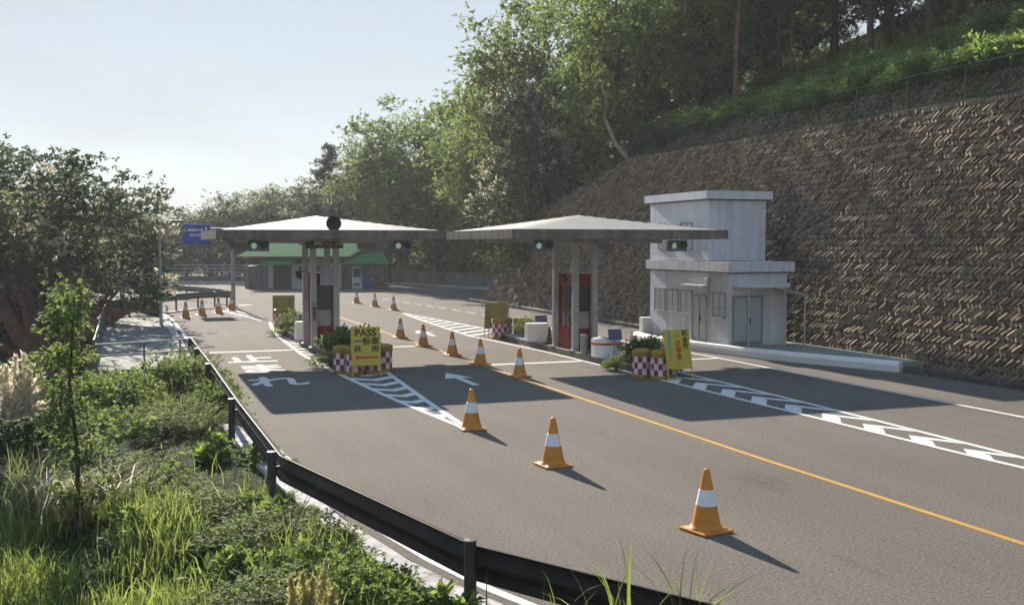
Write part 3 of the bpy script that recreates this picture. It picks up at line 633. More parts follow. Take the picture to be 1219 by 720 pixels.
# board, notice and column sign on the left columns
t = thing('lane_board', 'dark board with red lettering under the middle of the left canopy', 'sign', (6.25, 35.9, 3.68))
mb = MB(); mb.box((0, 0, 0), (1.25, .06, .22)); mb.build('board', M['dark'], t); text('lettering', '一般車専用', .15, flat('red led letters', (.45, .05, .03), .5), t, Matrix.Translation((.05, -.034, 0)) @ FRONT, .004)
x, y, z = aty(390.5, 328.5, 36.12); t = thing('notice_sheet', 'pale lavender notice with lines of print on the left canopy columns', 'notice', (x-.02, 36.12, z))
mb = MB(); mb.box((0, 0, 0), (.48, .02, .62)); mb.build('sheet', M['notice'], t)
mb = MB()
for i in range(2):
    for k in range(8): mb.box((-.12+.24*i-(.03 if k % 3 == 2 else 0), -.012, .24-.066*k), (.19-(.06 if k % 3 == 2 else 0), .004, .026))
mb.build('print', M['nline'], t)
t = thing('column_sign', 'narrow vertical grey plate with dark characters on the left front column', 'sign', (5.93, 36.17, 1.45))
mb = MB(); mb.box((0, 0, 0), (.17, .02, .72)); mb.build('plate', M['galv'], t); text('lettering', '一\n般\n車\n用', .16, M['black'], t, Matrix.Translation((0, -.013, 0)) @ FRONT, .004)
def camera_on(px, py, Y, label, dx):
    x, y, z = aty(px, py, Y); t = thing('surveillance_camera', label, 'camera', (x, Y, z))
    mb = MB(); mb.box((0, 0, 0), (.15, .34, .15), bev=.02, mat=Matrix.Rotation(R(18), 4, 'X')); mb.lathe([(.05, 0), (.05, .05), (.03, .05)], 14, mat=Matrix.Translation((0, -.17, -.05)) @ Matrix.Rotation(PI/2+R(18), 4, 'X')); mb.build('camera_body', M['dark'], t)
    mb = MB(); mb.tube([(0, .05, .06), (dx*.5, .1, .12), (dx, .12, .1)], .022, 6); mb.build('arm', M['dark'], t)
camera_on(355, 327, 36.9, 'black camera sticking out left of the left booth roof', .22); camera_on(671, 331, 32.25, 'black camera above the red door of the right booth', .16); camera_on(706, 331, 33.0, 'black camera on the right side of the right booth', -.14)

# ================================================================== TRAFFIC CONES
def cone_proto():
    t = link('traffic_cone', None)
    mb = MB(); mb.box((0, 0, .022), (.50, .50, .036), bev=.014); mb.box((0, 0, .047), (.42, .42, .02), taper=.9)
    for a in range(4): mb.box((.215*math.cos(PI/4+a*PI/2), .215*math.sin(PI/4+a*PI/2), .006), (.07, .07, .012), rz=PI/4)
    mb.build('base', M['orange'], t)
    prof = [(.205, .05), (.20, .075), (.188, .09)]; rad = lambda z: .196-.156*((z-.055)/.745)
    mb = MB(); mb.lathe([(.215, .055), (.2, .075), (rad(.10), .10), (rad(.34), .34), (rad(.55)+.0, .55), (rad(.79), .79), (.034, .808), (.02, .815), (0, .815)], 30); mb.build('cone_body', M['orange'], t)
    mb = MB(); mb.lathe([(rad(.345)+.0005, .345), (rad(.347)+.004, .347), (rad(.548)+.004, .548), (rad(.55)+.0005, .55)], 30); mb.build('reflective_band', M['band'], t)
    return t
cones = [((7.0, 12.03), 'largest orange cone, nearest the camera and nearest the guardrail bend', .20), ((6.67, 16.5), 'second nearest orange cone, alone on open asphalt', .1), ((6.46, 20.35), 'orange cone at the pointed tip of the left white chevrons', -.05),
 ((10.3, 28.0), 'nearest of the orange cones standing along the yellow line', .3), ((10.22, 31.27), 'second orange cone along the yellow line, beside the white stop line', .25), ((10.21, 34.29), 'third orange cone along the yellow line', .1), ((10.13, 37.7), 'fourth orange cone along the yellow line, with a white arrow behind it', .4), ((10.18, 41.38), 'farthest orange cone standing on the yellow line', .2),
 ((14.17, 59.15), 'rightmost far cone at the tip of the far hatched strip', .1), ((13.92, 62.91), 'middle of the three far cones in front of the rest house', .3), ((13.64, 66.92), 'leftmost of the three far cones in front of the rest house', .2),
 ((2.78, 56.39), 'leftmost of the four cones across the ramp exit', .1), ((3.68, 58.11), 'second from left of the four cones across the ramp exit', .5), ((4.65, 59.81), 'third from left of the four cones across the ramp exit', .2), ((5.57, 62.5), 'rightmost of the four cones across the ramp exit, by the blue sign pole', .4)]
c0 = cone_proto(); c0['category'] = 'traffic cone'
for k, ((x, y), lab, rz) in enumerate(cones):
    if k == 0: c0.location = (x, y, 0); c0.rotation_euler = (0, 0, rz); c0['label'] = lab; c0['group'] = 'orange traffic cones on the road'
    else:
        c = dup(c0, (x, y, 0), rz, lab)
        if k in (11, 12, 13): c.scale = (1, 1, 1.06)
t = thing('black_cone', 'small black cone beside the red booth door on the right island', 'cone', (14.0, 35.0, .2))
mb = MB(); mb.lathe([(.16, 0), (.165, .04), (.115, .05), (.035, .6), (.0, .62)], 18); mb.build('cone_body', M['dark'], t); mb = MB(); mb.box((0, 0, .012), (.36, .36, .024)); mb.build('base', M['dark'], t)

# ================================================================== DRUMS AND SIGNS
def drum_proto():
    t = link('crash_drum', None)
    mb = MB(); mb.lathe([(.245, 0), (.255, .02), (.255, .09), (.245, .10)], 32); mb.build('lower_ring', M['dy'], t)
    mb = MB(); n = 12; rows = 3
    for k in range(rows):
        for j in range(n):
            z0, z1 = .10+k*.168, .10+(k+1)*.168; q = []
            for (aa, zz) in ((j, z0), (j+1, z0), (j+1, z1), (j, z1)): q.append((.246*math.cos(2*PI*aa/n), .246*math.sin(2*PI*aa/n), zz))
            mb.add(q, [(0, 1, 2, 3)], (j+k) % 2, False)
    mb.build('checkered_sheet', [M['dr'], M['dw']], t)
    mb = MB(); mb.lathe([(.246, .60), (.262, .61), (.264, .66), (.252, .672), (.252, .69), (.266, .70), (.264, .74), (.24, .78), (.15, .81), (0, .82)], 32); mb.build('lid', M['dy'], t)
    return t
d0 = drum_proto(); d0['category'] = 'crash drum'
drums = [((5.78, 30.5), 'checkered drum half hidden at the left of the pass sign'), ((6.06, 30.05), 'checkered drum directly left of the pass sign post'), ((6.62, 30.2), 'checkered drum hidden behind the pass sign board'), ((7.02, 30.55), 'checkered drum peeping out right of the pass sign'),
 ((13.46, 26.75), 'checkered drum at the left end of the right island group'), ((13.78, 26.25), 'checkered drum in front, left of the leaning yellow sign'), ((14.25, 26.65), 'checkered drum behind the leaning yellow sign'),
 ((13.72, 39.75), 'checkered drum at the far left end of the right island'), ((14.16, 40.05), 'checkered drum second from left at the far end of the right island'), ((14.62, 39.7), 'checkered drum behind the bush at the far end of the right island'),
 ((6.45, 48.9), 'checkered drum at the far end of the left island, on the left'), ((6.95, 49.1), 'checkered drum behind leaves at the far end of the left island')]
for k, ((x, y), lab) in enumerate(drums):
    if k == 0: d0.location = (x, y, 0); d0['label'] = lab; d0['group'] = 'red and white checkered drums'; d0.rotation_euler = (0, 0, .1)
    else: dup(d0, (x, y, 0), k*.7, lab)
def aframe(loc, rz, label, w_=.82, lean=9, face=None, back=None):
    t = thing('sign_board', label, 'sign', loc, rz); K = Matrix.Rotation(R(-lean), 4, 'X')
    mb = MB(); mb.box((0, 0, .86), (w_, .02, 1.05), mat=K); mb.build('board', [face or M['signy']], t)
    if back: mb = MB(); mb.box((0, .016, .86), (w_-.01, .008, 1.04), mat=K); mb.build('back_sheet', back, t)
    mb = MB()
    for s in (-1, 1): mb.tube([K @ Vector((s*(w_/2-.01), -.005, 0)), K @ Vector((s*(w_/2-.01), -.005, 1.40))], .017, 6)
    for zz in (.33, 1.39): mb.tube([K @ Vector((-w_/2+.01, -.005, zz)), K @ Vector((w_/2-.01, -.005, zz))], .014, 6)
    mb.build('front_frame', M['signy'], t)
    mb = MB()
    for s in (-1, 1): mb.tube([(s*(w_/2-.03), .58, 0), K @ Vector((s*(w_/2-.03), .03, 1.36))], .015, 6)
    mb.tube([(-w_/2+.03, .50, .2), (w_/2-.03, .50, .2)], .012, 6); mb.build('rear_frame', M['olive'], t)
    return t, K
t, K = aframe((6.27, 29.42, 0), R(-2), 'yellow sign reading PASS with a red arrow, in front of checkered drums')
def lab_(body, x, z, size, m, bold=.01, sx=1.): text('lettering', body, size, m, t, K @ Matrix.Translation((x, -.0135, z)) @ FRONT, bold, sx)
lab_('PASS', 0, 1.23, .27, M['black'], .009, 1.08); lab_('一般車', 0.02, .99, .225, M['black'], .0055, 1.08); lab_('共', -.235, .775, .21, M['black'], .0055, 1.1); lab_('用', .26, .775, .21, M['black'], .0055, 1.1)
mb = MB(); z = .55
mb.add([(-.33, -.0135, z), (-.21, -.0135, z-.085), (-.21, -.0135, z-.028), (.33, -.0135, z-.028), (.33, -.0135, z+.028), (-.21, -.0135, z+.028), (-.21, -.0135, z+.085)], [tuple(range(7))], mat=K); mb.build('arrow', M['signred'], t)
t, K = aframe((14.16, 25.75, 0), R(4), 'yellow sign with vertical black and red characters, in front of the right island drums', .80, 12)
lab_('料\n金\n所', .255, 1.10, .175, M['black'], .005); [lab_(ch, .02, 1.205-.19*k, .19, M['signred'], .005) for k, ch in enumerate('一旦停車')]; lab_('料金をお支払い下さい'.replace('', '\n').strip(), -.24, .90, .09, M['signblue'], .005)
aframe((13.95, 40.75, 0), R(180), 'olive back of a sign standing behind the far drums of the right island', .98, 9, M['olive'], None)
aframe((6.75, 49.75, 0), R(176), 'olive back of a sign standing at the far end of the left island', .98, 9, M['olive'], None)

# barrier blocks, posts and small solar panels on the islands
def block(loc, label, stripe, w_=.85, d=.5, h=.58):
    t = thing('barrier_block', label, 'barrier', loc)
    mb = MB(); pts = [(-w_/2, .0)]+[(w_/2*math.cos(a), -d/2*math.sin(a)*1.0) for a in np.linspace(PI*.92, PI*.08, 12)]+[(w_/2, 0), (w_/2, d/2), (-w_/2, d/2)]
    mb.prism([(x, y) for x, y in pts], 0, h); mb.prism([(x*.94, y*.94) for x, y in pts], h-.001, h+.03); mb.build('block_body', M['whitek'], t)
    if stripe: mb = MB(); mb.prism([(x*1.008, y*1.015) for x, y in pts], h*.68, h*.80); mb.build('red_stripe', M['signred'], t)
block((14.02, 36.2, .2), 'plain white rounded barrier block behind the right booth', False, .8, .6, .62); block((14.1, 30.35, .2), 'white barrier block with red stripe in front of the right booth', True, .86, .6, .56)
block((6.2, 39.9, .2), 'plain white rounded barrier block behind the left booth', False, .7, .5, .62); block((14.38, 27.25, 0), 'low white block with red stripe at the nose of the right island', True, .75, .5, .34); block((6.2, 31.0, 0), 'low pale block with red stripe at the nose of the left island', True, .7, .5, .34)
for k, (x, y, lab) in enumerate(((13.78, 31.45, 'taller grey green steel post by the right booth front'), (14.02, 31.15, 'second grey green steel post by the right booth front'), (14.22, 31.35, 'third, shortest grey green post by the right booth front'))):
    mb = MB(); h = .62-.09*k; mb.lathe([(.11, 0), (.115, .02), (.115, h-.02), (.10, h), (0, h+.004)], 20); mb.lathe([(.118, h-.08), (.121, h-.075), (.121, h-.05), (.118, h-.045)], 20); tag(mb.build('bollard', M['can'], None, (x, y, .2)), lab, 'bollard')
def solar(px, py, Y, label, w_=.44, h=.32):
    x, y, z = aty(px, py, Y); t = thing('solar_panel', label, 'solar panel', (x, Y, .2))
    mb = MB(); K = Matrix.Translation((0, 0, z-.2)) @ Matrix.Rotation(R(-14), 4, 'X'); mb.box((0, 0, 0), (w_, .03, h), mat=K); mb.build('cells', M['panel'], t)
    mb = MB()
    for i in range(5): mb.box((-w_/2+w_*i/4, -.018, 0), (.012, .008, h), mat=K)
    for i in range(4): mb.box((0, -.0185, -h/2+h*i/3), (w_, .007, .009), mat=K)
    mb.build('grid_frame', flat('grey grid lines', (.13, .15, .22), .5), t)
    mb = MB(); mb.tube([(0, .03, 0), (0, .03, z-.25)], .022, 8); mb.build('post', M['steel'], t)
solar(732, 398, 30.0, 'blue gridded solar panel on a post above the striped block'); solar(644, 381, 36.9, 'dark solar panel above the white block behind the right booth', .46, .34); solar(407, 393, 34.3, 'small blue solar panel behind the left island bush', .40, .24); solar(360, 380, 40.6, 'dark small solar panel behind the left booth', .30, .34)

# ================================================================== OFFICE
t = thing('toll_office', 'grey two storey concrete office beside the stone retaining wall', 'building', (19.08, 31.44, .28))
bx0, by0 = 19.08, 31.44; W1, D1 = 2.28, 5.75
mb = MB(); mb.box((W1/2, D1/2, 1.30), (W1, D1, 2.62)); mb.box((W1/2, 1.37+2.2, 3.95), (W1+.06-.04, 4.4, 2.2))
for yv in (.95, 2.9, 4.4): mb.box((-.004, yv, 1.25), (.012, .022, 2.5))
for xv in (1.35,): mb.box((xv, 1.366, 3.9), (.022, .012, 2.1))
mb.build('wall', M['conc'], t)
mb = MB(); mb.box((W1/2+.04, D1/2, 2.66), (W1+.34, D1+.30, .34)); mb.build('cornice', M['conc'], t)
mb = MB(); mb.box((W1/2+.04, D1/2, 2.47), (W1+.22, D1+.2, .04)); mb.box((W1/2, 3.57, 4.98), (W1+.16, 4.52, .04)); mb.build('drip_band', flat('dark band', (.06, .06, .08), .7), t)
rf = MB(); rf.box((W1/2, 3.57, 5.14), (W1+.38, 4.74, .28)); rf.build('roof', M['conc'], t)
wf = flat('pale window glass', (.42, .47, .45), .2, spec=.5); wfr = flat('window frame', (.23, .23, .24), .5)
def win(y, z, w_, h, bars=1):
    f = MB()
    for s in (-1, 1): f.box((-.012, y+s*w_/2, z), (.05, .04, h+.04)); f.box((-.012, y, z+s*h/2), (.05, w_, .04))
    f.box((-.01, y, z), (.04, .03, h)); f.box((-.01, y, z-.16*h), (.04, w_, .025))
    o = f.build('window', wfr, t); g = MB(); g.box((-.006, y, z), (.02, w_-.02, h-.02)); g.build('pane', wf, o)
    g = MB(); g.box((-.03, y, z-h/2-.04), (.09, w_+.08, .035)); g.build('sill', M['concl'], o)
for y in (4.93, 3.92, 2.90): win(y, 1.36, .83, .80)
win(.60, 1.36, .82, .80); win(4.78, 3.75, .62, .88); win(2.92, 3.75, .85, .88)
def door(M4, w_, h):
    f = MB()
    for s in (-1, 1): f.box((s*w_/2, 0, h/2), (.05, .07, h), mat=M4)
    f.box((0, 0, h), (w_+.05, .07, .05), mat=M4); f.box((0, -.005, h/2), (.04, .05, h), mat=M4); f.box((0, -.005, .06), (w_, .045, .10), mat=M4)
    o = f.build('door', flat('steel door frame', (.18, .21, .22), .5), t); g = MB(); g.box((0, .005, h/2), (w_-.04, .03, h-.03), mat=M4); g.build('pane', flat('frosted door glass', (.36, .42, .42), .2), o)
    g = MB(); g.box((.08, -.05, h*.5), (.03, .04, .2), mat=M4); g.build('handle', M['dark'], o)
door(Matrix.Translation((-.005, 1.94, .02)) @ Matrix.Rotation(-PI/2, 4, 'Z'), .95, 1.60); door(Matrix.Translation((.72, -.01, .02)), 1.12, 1.64)
mb = MB(); mb.box((-.16, 1.96, 1.98), (.34, 1.5, .06)); mb.build('side_door_hood', M['conc'], t)
a = MB(); a.box((.95, -.42, 2.02), (1.7, .84, .07)); a.box((.95, -.83, 2.06), (1.74, .04, .16)); a = a.build('awning', M['conc'], t)
for x in (.30, 1.70):
    p = MB(); p.tube([(x, -.76, .02), (x, -.76, 2.0)], .028, 8); p.build('post', M['steel'], a)
mb = MB(); K = Matrix.Translation((2.16, -.02, 1.80)) @ Matrix.Rotation(R(11), 4, 'Y'); mb.box((0, -.35, 0), (.92, .72, .06), mat=K); mb.box((0, -.72, -.01), (.94, .03, .12), mat=K); mb.box((.46, -.36, -.01), (.03, .72, .12), mat=K); mb = mb.build('side_awning', M['roofw'], t)
p = MB(); p.tube([(2.55, -.68, .02), (2.55, -.68, 1.72)], .03, 8); p.build('post', M['steel'], mb)
mb = MB(); mb.tube([(-.05, 1.28, .1), (-.05, 1.28, 2.0)], .03, 8); mb.box((-.09, 1.28, 2.1), (.14, .22, .3), bev=.02); mb.build('drain_pipe', M['steel'], t)
mb = MB(); mb.box((.72, -.08, 1.86), (.5, .14, .12), bev=.02); mb.build('door_lamp', flat('white lamp cover', (.6, .62, .63), .4), t)

# ================================================================== GUARDRAILS, RAILINGS, POLES
def wbeam(mb, path, zc, h=.33):
    q = [(.0, -.5), (.07, -.44), (.085, -.34), (.08, -.22), (.0, -.09), (.0, .09), (.08, .22), (.085, .34), (.07, .44), (.0, .5)]
    pr = [(o, zc+k*h) for o, k in q]+[(o-.012, zc+k*h) for o, k in q[::-1]]
    mb.sweep(pr, path, smooth=True)
def smooth_path(P, n=6):
    P = [np.array(p, float) for p in P]; out = []
    for i in range(len(P)-1):
        a, b, c, d = P[max(i-1, 0)], P[i], P[i+1], P[min(i+2, len(P)-1)]
        for k in range(n):
            t = k/n; out.append(tuple(.5*((2*b)+(-a+c)*t+(2*a-5*b+4*c-d)*t*t+(-a+3*b-3*c+d)*t**3)))
    out.append(tuple(P[-1])); return out
def guardrail(path, zc, posts, label, mat, mp, ph=.82, pr=.045, h=.33, side=-1, sub=5, term=False):
    t = thing('guardrail', label, 'guardrail', (path[0][0], path[0][1], 0)); o = Vector((path[0][0], path[0][1], 0))
    mb = MB(); P = smooth_path(path, sub); wbeam(mb, P, zc, h); mb.v = [tuple(Vector(v)-o) for v in mb.v]; mb.build('beam', mat, t)
    for (x, y, *z) in posts:
        z0 = z[0] if z else 0
        i = min(range(len(P)-1), key=lambda j: (Vector(((P[j][0]+P[j+1][0])/2, (P[j][1]+P[j+1][1])/2))-Vector((x, y))).length)
        a = Vector(P[i][:2]); d = (Vector(P[i+1][:2])-a); u = max(0, min(1, (Vector((x, y))-a).dot(d)/d.dot(d))); q = a+d*u; dn = d.normalized()
        mb = MB(); mb.tube([(x-o.x, y-o.y, zc), (q.x-o.x, q.y-o.y, zc)], .03, 8)
        for e in (-.07, .07): mb.lathe([(.016, -.02), (.016, .016), (.01, .022), (0, .022)], 8, (q.x+dn.x*e-o.x, q.y+dn.y*e-o.y, zc))
        mb.build('bracket', mp, t)
        mb = MB(); mb.tube([(x-o.x, y-o.y, z0-.45), (x-o.x, y-o.y, z0+ph)], pr, 14, 0); mb.lathe([(pr*1.06, 0), (pr*1.02, .014), (0, .02)], 14, (x-o.x, y-o.y, z0+ph)); mb.build('post', mp, t)
    if term:
        mb = MB(); e = P[-1]; mb.tube([(e[0]-o.x, e[1]-o.y, zc-.2), (e[0]-o.x, e[1]-o.y, zc+.2)], .10, 12); mb.build('end_cap', mat, t)
    return t
guardrail([(6.9, 4.2), (4.95, 6.75), (3.2, 9.85), (3.14, 9.97), (2.02, 14.9), (1.98, 15.1), (1.93, 20.6), (1.93, 27), (1.9, 31), (1.88, 35.2)], .575, [(3.12, 9.88), (1.86, 15.1), (1.81, 20.6), (1.82, 26.9), (1.8, 31)],
 'long black W beam guardrail in the foreground along the grassy bank', M['rail'], pm('dark grey post paint', (.06, .06, .062), (.03, .03, .032), 7, .45, .2), .80, .062, .35, sub=1, term=True)
guardrail([(5.9, 65.6), (4.7, 65.7), (3.2, 64.2), (1.6, 61.4), (-.6, 57.6), (-3.4, 54.2, )], .72, [(5.6, 65.8), (4.9, 65.85), (3.9, 65.1), (2.6, 63.2), (1.4, 61.2), (.1, 59), (-1.2, 57)], 'grey green guardrail curving down the near side of the ramp', M['railg'], M['railg'], .9, .055, .36)
guardrail([(6.0, 66.3), (5.4, 70), (3.6, 76), (0, 82), (-6, 88)], .72, [(5.4, 70), (3.8, 75.6), (1.8, 79.4), (-1, 83.3)], 'grey green guardrail curving off the far side of the ramp', M['railg'], M['railg'], .9, .055, .36)
# far roadside fence of pipes
t = thing('pipe_fence', 'long grey pipe fence along the far left edge of the road', 'fence', (3, 109.8, 0)); P = [(x-3, y+1.3-109.8) for x, y in FAR[:4]]
mb = MB(); mb.sweep([(-.15, -.1), (-.15, .62), (.15, .62), (.15, -.1)], P); mb.build('parapet', pm('dark parapet', (.10, .10, .10), None, 2, .9), t)
for z in (1.0, 1.35, 1.7): mb = MB(); mb.tube([(x, y, z) for x, y in P], .05, 6); mb.build('pipe', M['galv'], t)
for k in range(14):
    u = k/13*(len(P)-1); i = min(int(u), len(P)-2); q = Vector(P[i]).lerp(Vector(P[i+1]), u-i); mb = MB(); mb.box((q.x, q.y, 1.1), (.08, .08, 1.3)); mb.build('post', M['galv'], t)
# thin railings round the footway
def railing(path, zs, label, pst, r=.022):
    o = Vector((path[0][0], path[0][1], 0)); t = thing('railing', label, 'railing', o)
    for z in zs: mb = MB(); mb.tube([(x-o.x, y-o.y, z) for x, y in path], r, 8); mb.build('rail', M['rdark'], t)
    for x, y, z0 in pst: mb = MB(); mb.tube([(x-o.x, y-o.y, z0), (x-o.x, y-o.y, max(zs)+.02)], r*1.25, 8); mb.build('post', M['rdark'], t)
railing([(-.88, 33.2), (.4, 33.6), (1.8, 34.2)], (.80, .46), 'thin two bar steel railing across the near end of the footway', [(-.88, 33.2, -.3), (.45, 33.62, 0), (1.5, 34.07, 0)])
railing([(-.93, 33.3), (-.97, 52)], (.92, .60, .3), 'long steel railing along the left side of the footway', [(-.94, 33.4+3.1*k, 0) for k in range(7)], .03)
# lamp post on the footway
t = thing('street_lamp', 'slim grey lamp post on the paved footway under the tree', 'lamp post', (1.44, 51.1, 0))
mb = MB(); mb.tube([(0, 0, 0), (0, 0, .5), (0, 0, 4.5)], [.085, .07, .05], 12); mb.lathe([(.13, 0), (.13, .05), (.09, .08)], 14); mb.build('pole', M['steel'], t)
mb = MB(); mb.tube([(0, 0, 4.42), (.3, -.05, 4.62), (.75, -.1, 4.74)], [.04, .035, .03], 8); mb.build('arm', M['steel'], t)
mb = MB(); mb.box((.78, -.1, 4.75), (.6, .2, .1), bev=.03, mat=None); mb.build('lamp_head', M['dark'], t)
# blue direction sign on its pole
t = thing('direction_sign', 'blue road direction sign with white lettering on a grey pole', 'road sign', (5.88, 64.7, 0))
mb = MB(); mb.tube([(0, 0, -.1), (0, 0, 4.95)], .12, 14); mb.lathe([(.2, 0), (.2, .06), (.13, .1)], 16); mb.build('pole', M['galv'], t)
mb = MB()
for z in (4.62, 4.02): mb.tube([(0, 0, z), (-2.75, .08, z)], .05, 8)
mb.build('arm', M['galv'], t)
mb = MB(); mb.box((-2.03, -.02, 4.29), (1.56, .05, 1.16), bev=.012); pn = mb.build('sign_panel', M['blue'], t)
text('lettering', '小田原箱根方面', .155, M['wtext'], pn, Matrix.Translation((-2.2, -.05, 4.52)) @ FRONT, .003); text('lettering', '湯河原', .165, M['wtext'], pn, Matrix.Translation((-2.1, -.05, 4.22)) @ FRONT, .003, 1.25)
mb = MB(); mb.add([(-1.52, -.05, 4.44), (-1.47, -.05, 4.44), (-1.47, -.05, 4.6), (-1.43, -.05, 4.6), (-1.495, -.05, 4.72), (-1.56, -.05, 4.6), (-1.52, -.05, 4.6)], [tuple(range(7))]); mb.build('arrow', M['wtext'], pn)

# ================================================================== REST HOUSE
t = thing('rest_house', 'low rest house with green metal roofs and white plank walls across the road', 'building', (14.6, 89.5, 0), R(-22))
hw = MB(); hw.box((-.2, 3, 1.2), (7.4, 5, 2.4)); hw.build('wall', M['hwall'], t)
mb = MB(); mb.box((-.2, .42, 2.42), (8.2, .12, .62)); mb.build('fascia_board', M['wood'], t)
r_ = MB(); r_.add([(-6.2, -.9, 2.72), (3.2, -.9, 2.72), (5.0, 2.6, 3.95), (-4.6, 2.6, 3.95), (-6.2, 6, 2.72), (5.0, 6, 2.72)], [(0, 1, 2, 3), (3, 2, 5, 4), (0, 3, 4)], 0)
r_.add([(-6.2, -.9, 2.64), (3.2, -.9, 2.64), (5.0, 2.6, 3.87), (-4.6, 2.6, 3.87), (-6.2, 6, 2.64), (5.0, 6, 2.64)], [(3, 2, 1, 0), (4, 5, 2, 3)], 1)
r_.add([(-6.2, -.9, 2.64), (3.2, -.9, 2.64), (3.2, -.9, 2.72), (-6.2, -.9, 2.72)], [(0, 1, 2, 3)], 1)
for k in range(17): x = -5.7+k*.55; r_.box((x*.97+.4, .85, 3.365), (.05, 3.7, .05), mat=None) if False else None
rf = r_.build('roof', [M['groof'], M['wood']], t)
mb = MB(); mb.add([(3.2, -.85, 2.66), (5.0, 2.6, 3.88), (5.0, 6, 2.64), (3.2, 6, 2.4)], [(0, 1, 2, 3)]); mb.build('gable', M['beige'], t)
for (x0, x1, y0, z0, y1, z1, l) in ((-4.1, -1.4, -1.6, 2.1, .5, 2.72, 'awning'), (3.0, 6.6, -1.4, 2.15, 1.2, 3.0, 'awning')):
    mb = MB(); q = [(x0, y0, z0), (x1, y0, z0), (x1-.9 if x0 > 0 else x1+.5, y1, z1), (x0-.9 if x0 > 0 else x0+.2, y1, z1)]
    mb.add(q+[(a, b, c-.07) for a, b, c in q], [(0, 1, 2, 3), (7, 6, 5, 4), (0, 4, 5, 1), (1, 5, 6, 2), (2, 6, 7, 3), (3, 7, 4, 0)]); mb.build(l, M['groof'], t)
for x, w_ in ((-2.7, 1.5), (-.9, .7), (.55, 1.0), (1.75, .6), (2.8, 1.0)): mb = MB(); mb.box((x, .47, 1.02 if w_ > .75 else 1.3), (w_, .12, 2.0 if w_ > .75 else 1.1)); mb.build('opening', M['hdark'], t)
for x, y in ((6.4, -1.2), (3.3, -1.2), (-3.95, -1.4), (-5.6, .3)): mb = MB(); mb.box((x, y, 1.1), (.1, .1, 2.25)); mb.build('post', M['wood'] if x > -5 else M['tent'], t)
mb = MB(); mb.box((-4.95, 1.6, .95), (1.9, 2.0, 1.9)); tag(mb.build('shed', M['shut'], None, (14.6, 89.5, 0), R(-22)), 'grey corrugated shed at the left end of the rest house', 'shed')
RH = Matrix.Translation((14.6, 89.5, 0)) @ Matrix.Rotation(R(-22), 4, 'Z')
for x, m, lab, extra in ((3.75, 'vwhite', 'white vending machine in front of the rest house', 1), (4.75, 'vblue', 'blue vending machine beside the white one', 0), (5.6, 'vred', 'red brown vending machine at the right end of the rest house', 0)):
    p = RH @ Vector((x, .0, 0)); v = thing('vending_machine', lab, 'vending machine', p, R(-22))
    mb = MB(); mb.box((0, 0, .95), (.86, .7, 1.86), bev=.03); mb.build('machine_body', M[m], v)
    mb = MB(); mb.box((0, -.355, 1.35), (.66, .02, .7)); mb.build('display_window', M['glass'], v); mb = MB(); mb.box((0, -.355, .4), (.5, .02, .16)); mb.build('tray', M['dark'], v)
    mb = MB(); mb.box((.28, -.36, .8), (.14, .02, .22)); mb.build('coin_panel', M['galv'], v)
t = thing('grey_building', 'pale bluish building with white railing behind the trees above the far wall', 'building', (44, 122, 0), R(-32))
mb = MB(); mb.box((0, 0, 4.5), (20, 8, 9)); mb.build('wall', M['shinygrey'], t)
for k in range(5): mb = MB(); mb.box((-8+4*k, -4.05, 6.9), (2, .08, 1.3)); mb.build('window', M['glass'], t)
mb = MB(); mb.box((0, -4.8, 4.0), (20, 1.6, .25)); 
for k in range(41): mb.box((-10+.5*k, -5.5, 4.6), (.07, .05, 1.))
mb.box((0, -5.5, 5.15), (20, .08, .1)); mb.build('balcony', flat('white balcony paint', (.6, .62, .66), .6), t)

# ================================================================== FENCE ON THE WALL
t = thing('chain_link_fence', 'green chain link fence along the top of the tall stone wall', 'fence', (24.5, 20, 8.15))
FY = [16.2+2.62*k for k in range(14)]; fp = [(wallx(y)+.15-24.5, y-20, float(topz(y))-8.15) for y in FY]+[(wallx(y)+.35-24.5, y-20, float(topz(y))-8.15+.15) for y in (54.5, 58, 61.2)]
for x, y, z in fp: mb = MB(); mb.tube([(x, y, z-.1), (x, y, z+1.12)], .028, 8); mb.build('post', M['fgreen'], t)
for h in (1.08, .08): mb = MB(); mb.tube([(x, y, z+h) for x, y, z in fp], .013, 6); mb.build('rail', M['fgreen'], t)
mb = MB(); pts = [Vector(p) for p in fp]
for i in range(len(pts)-1):
    a, b = pts[i], pts[i+1]; n = int((b-a).length/.17)
    for k in range(-6, n):
        for sg in (0, 1):
            u0, u1 = (k/n, (k+6)/n); z0, z1 = (.08, 1.08) if sg == 0 else (1.08, .08)
            if u0 < 0: z0 += (z1-z0)*(-u0)/(u1-u0); u0 = 0
            if u1 > 1: z1 = z0+(z1-z0)*(1-u0)/(u1-u0); u1 = 1
            p = a.lerp(b, u0)+Vector((0, 0, z0)); q = a.lerp(b, u1)+Vector((0, 0, z1)); d = Vector((.004, 0, .004))
            mb.add([p-d, q-d, q+d, p+d], [(0, 1, 2, 3)])
mb.build('mesh', M['wire'], t)
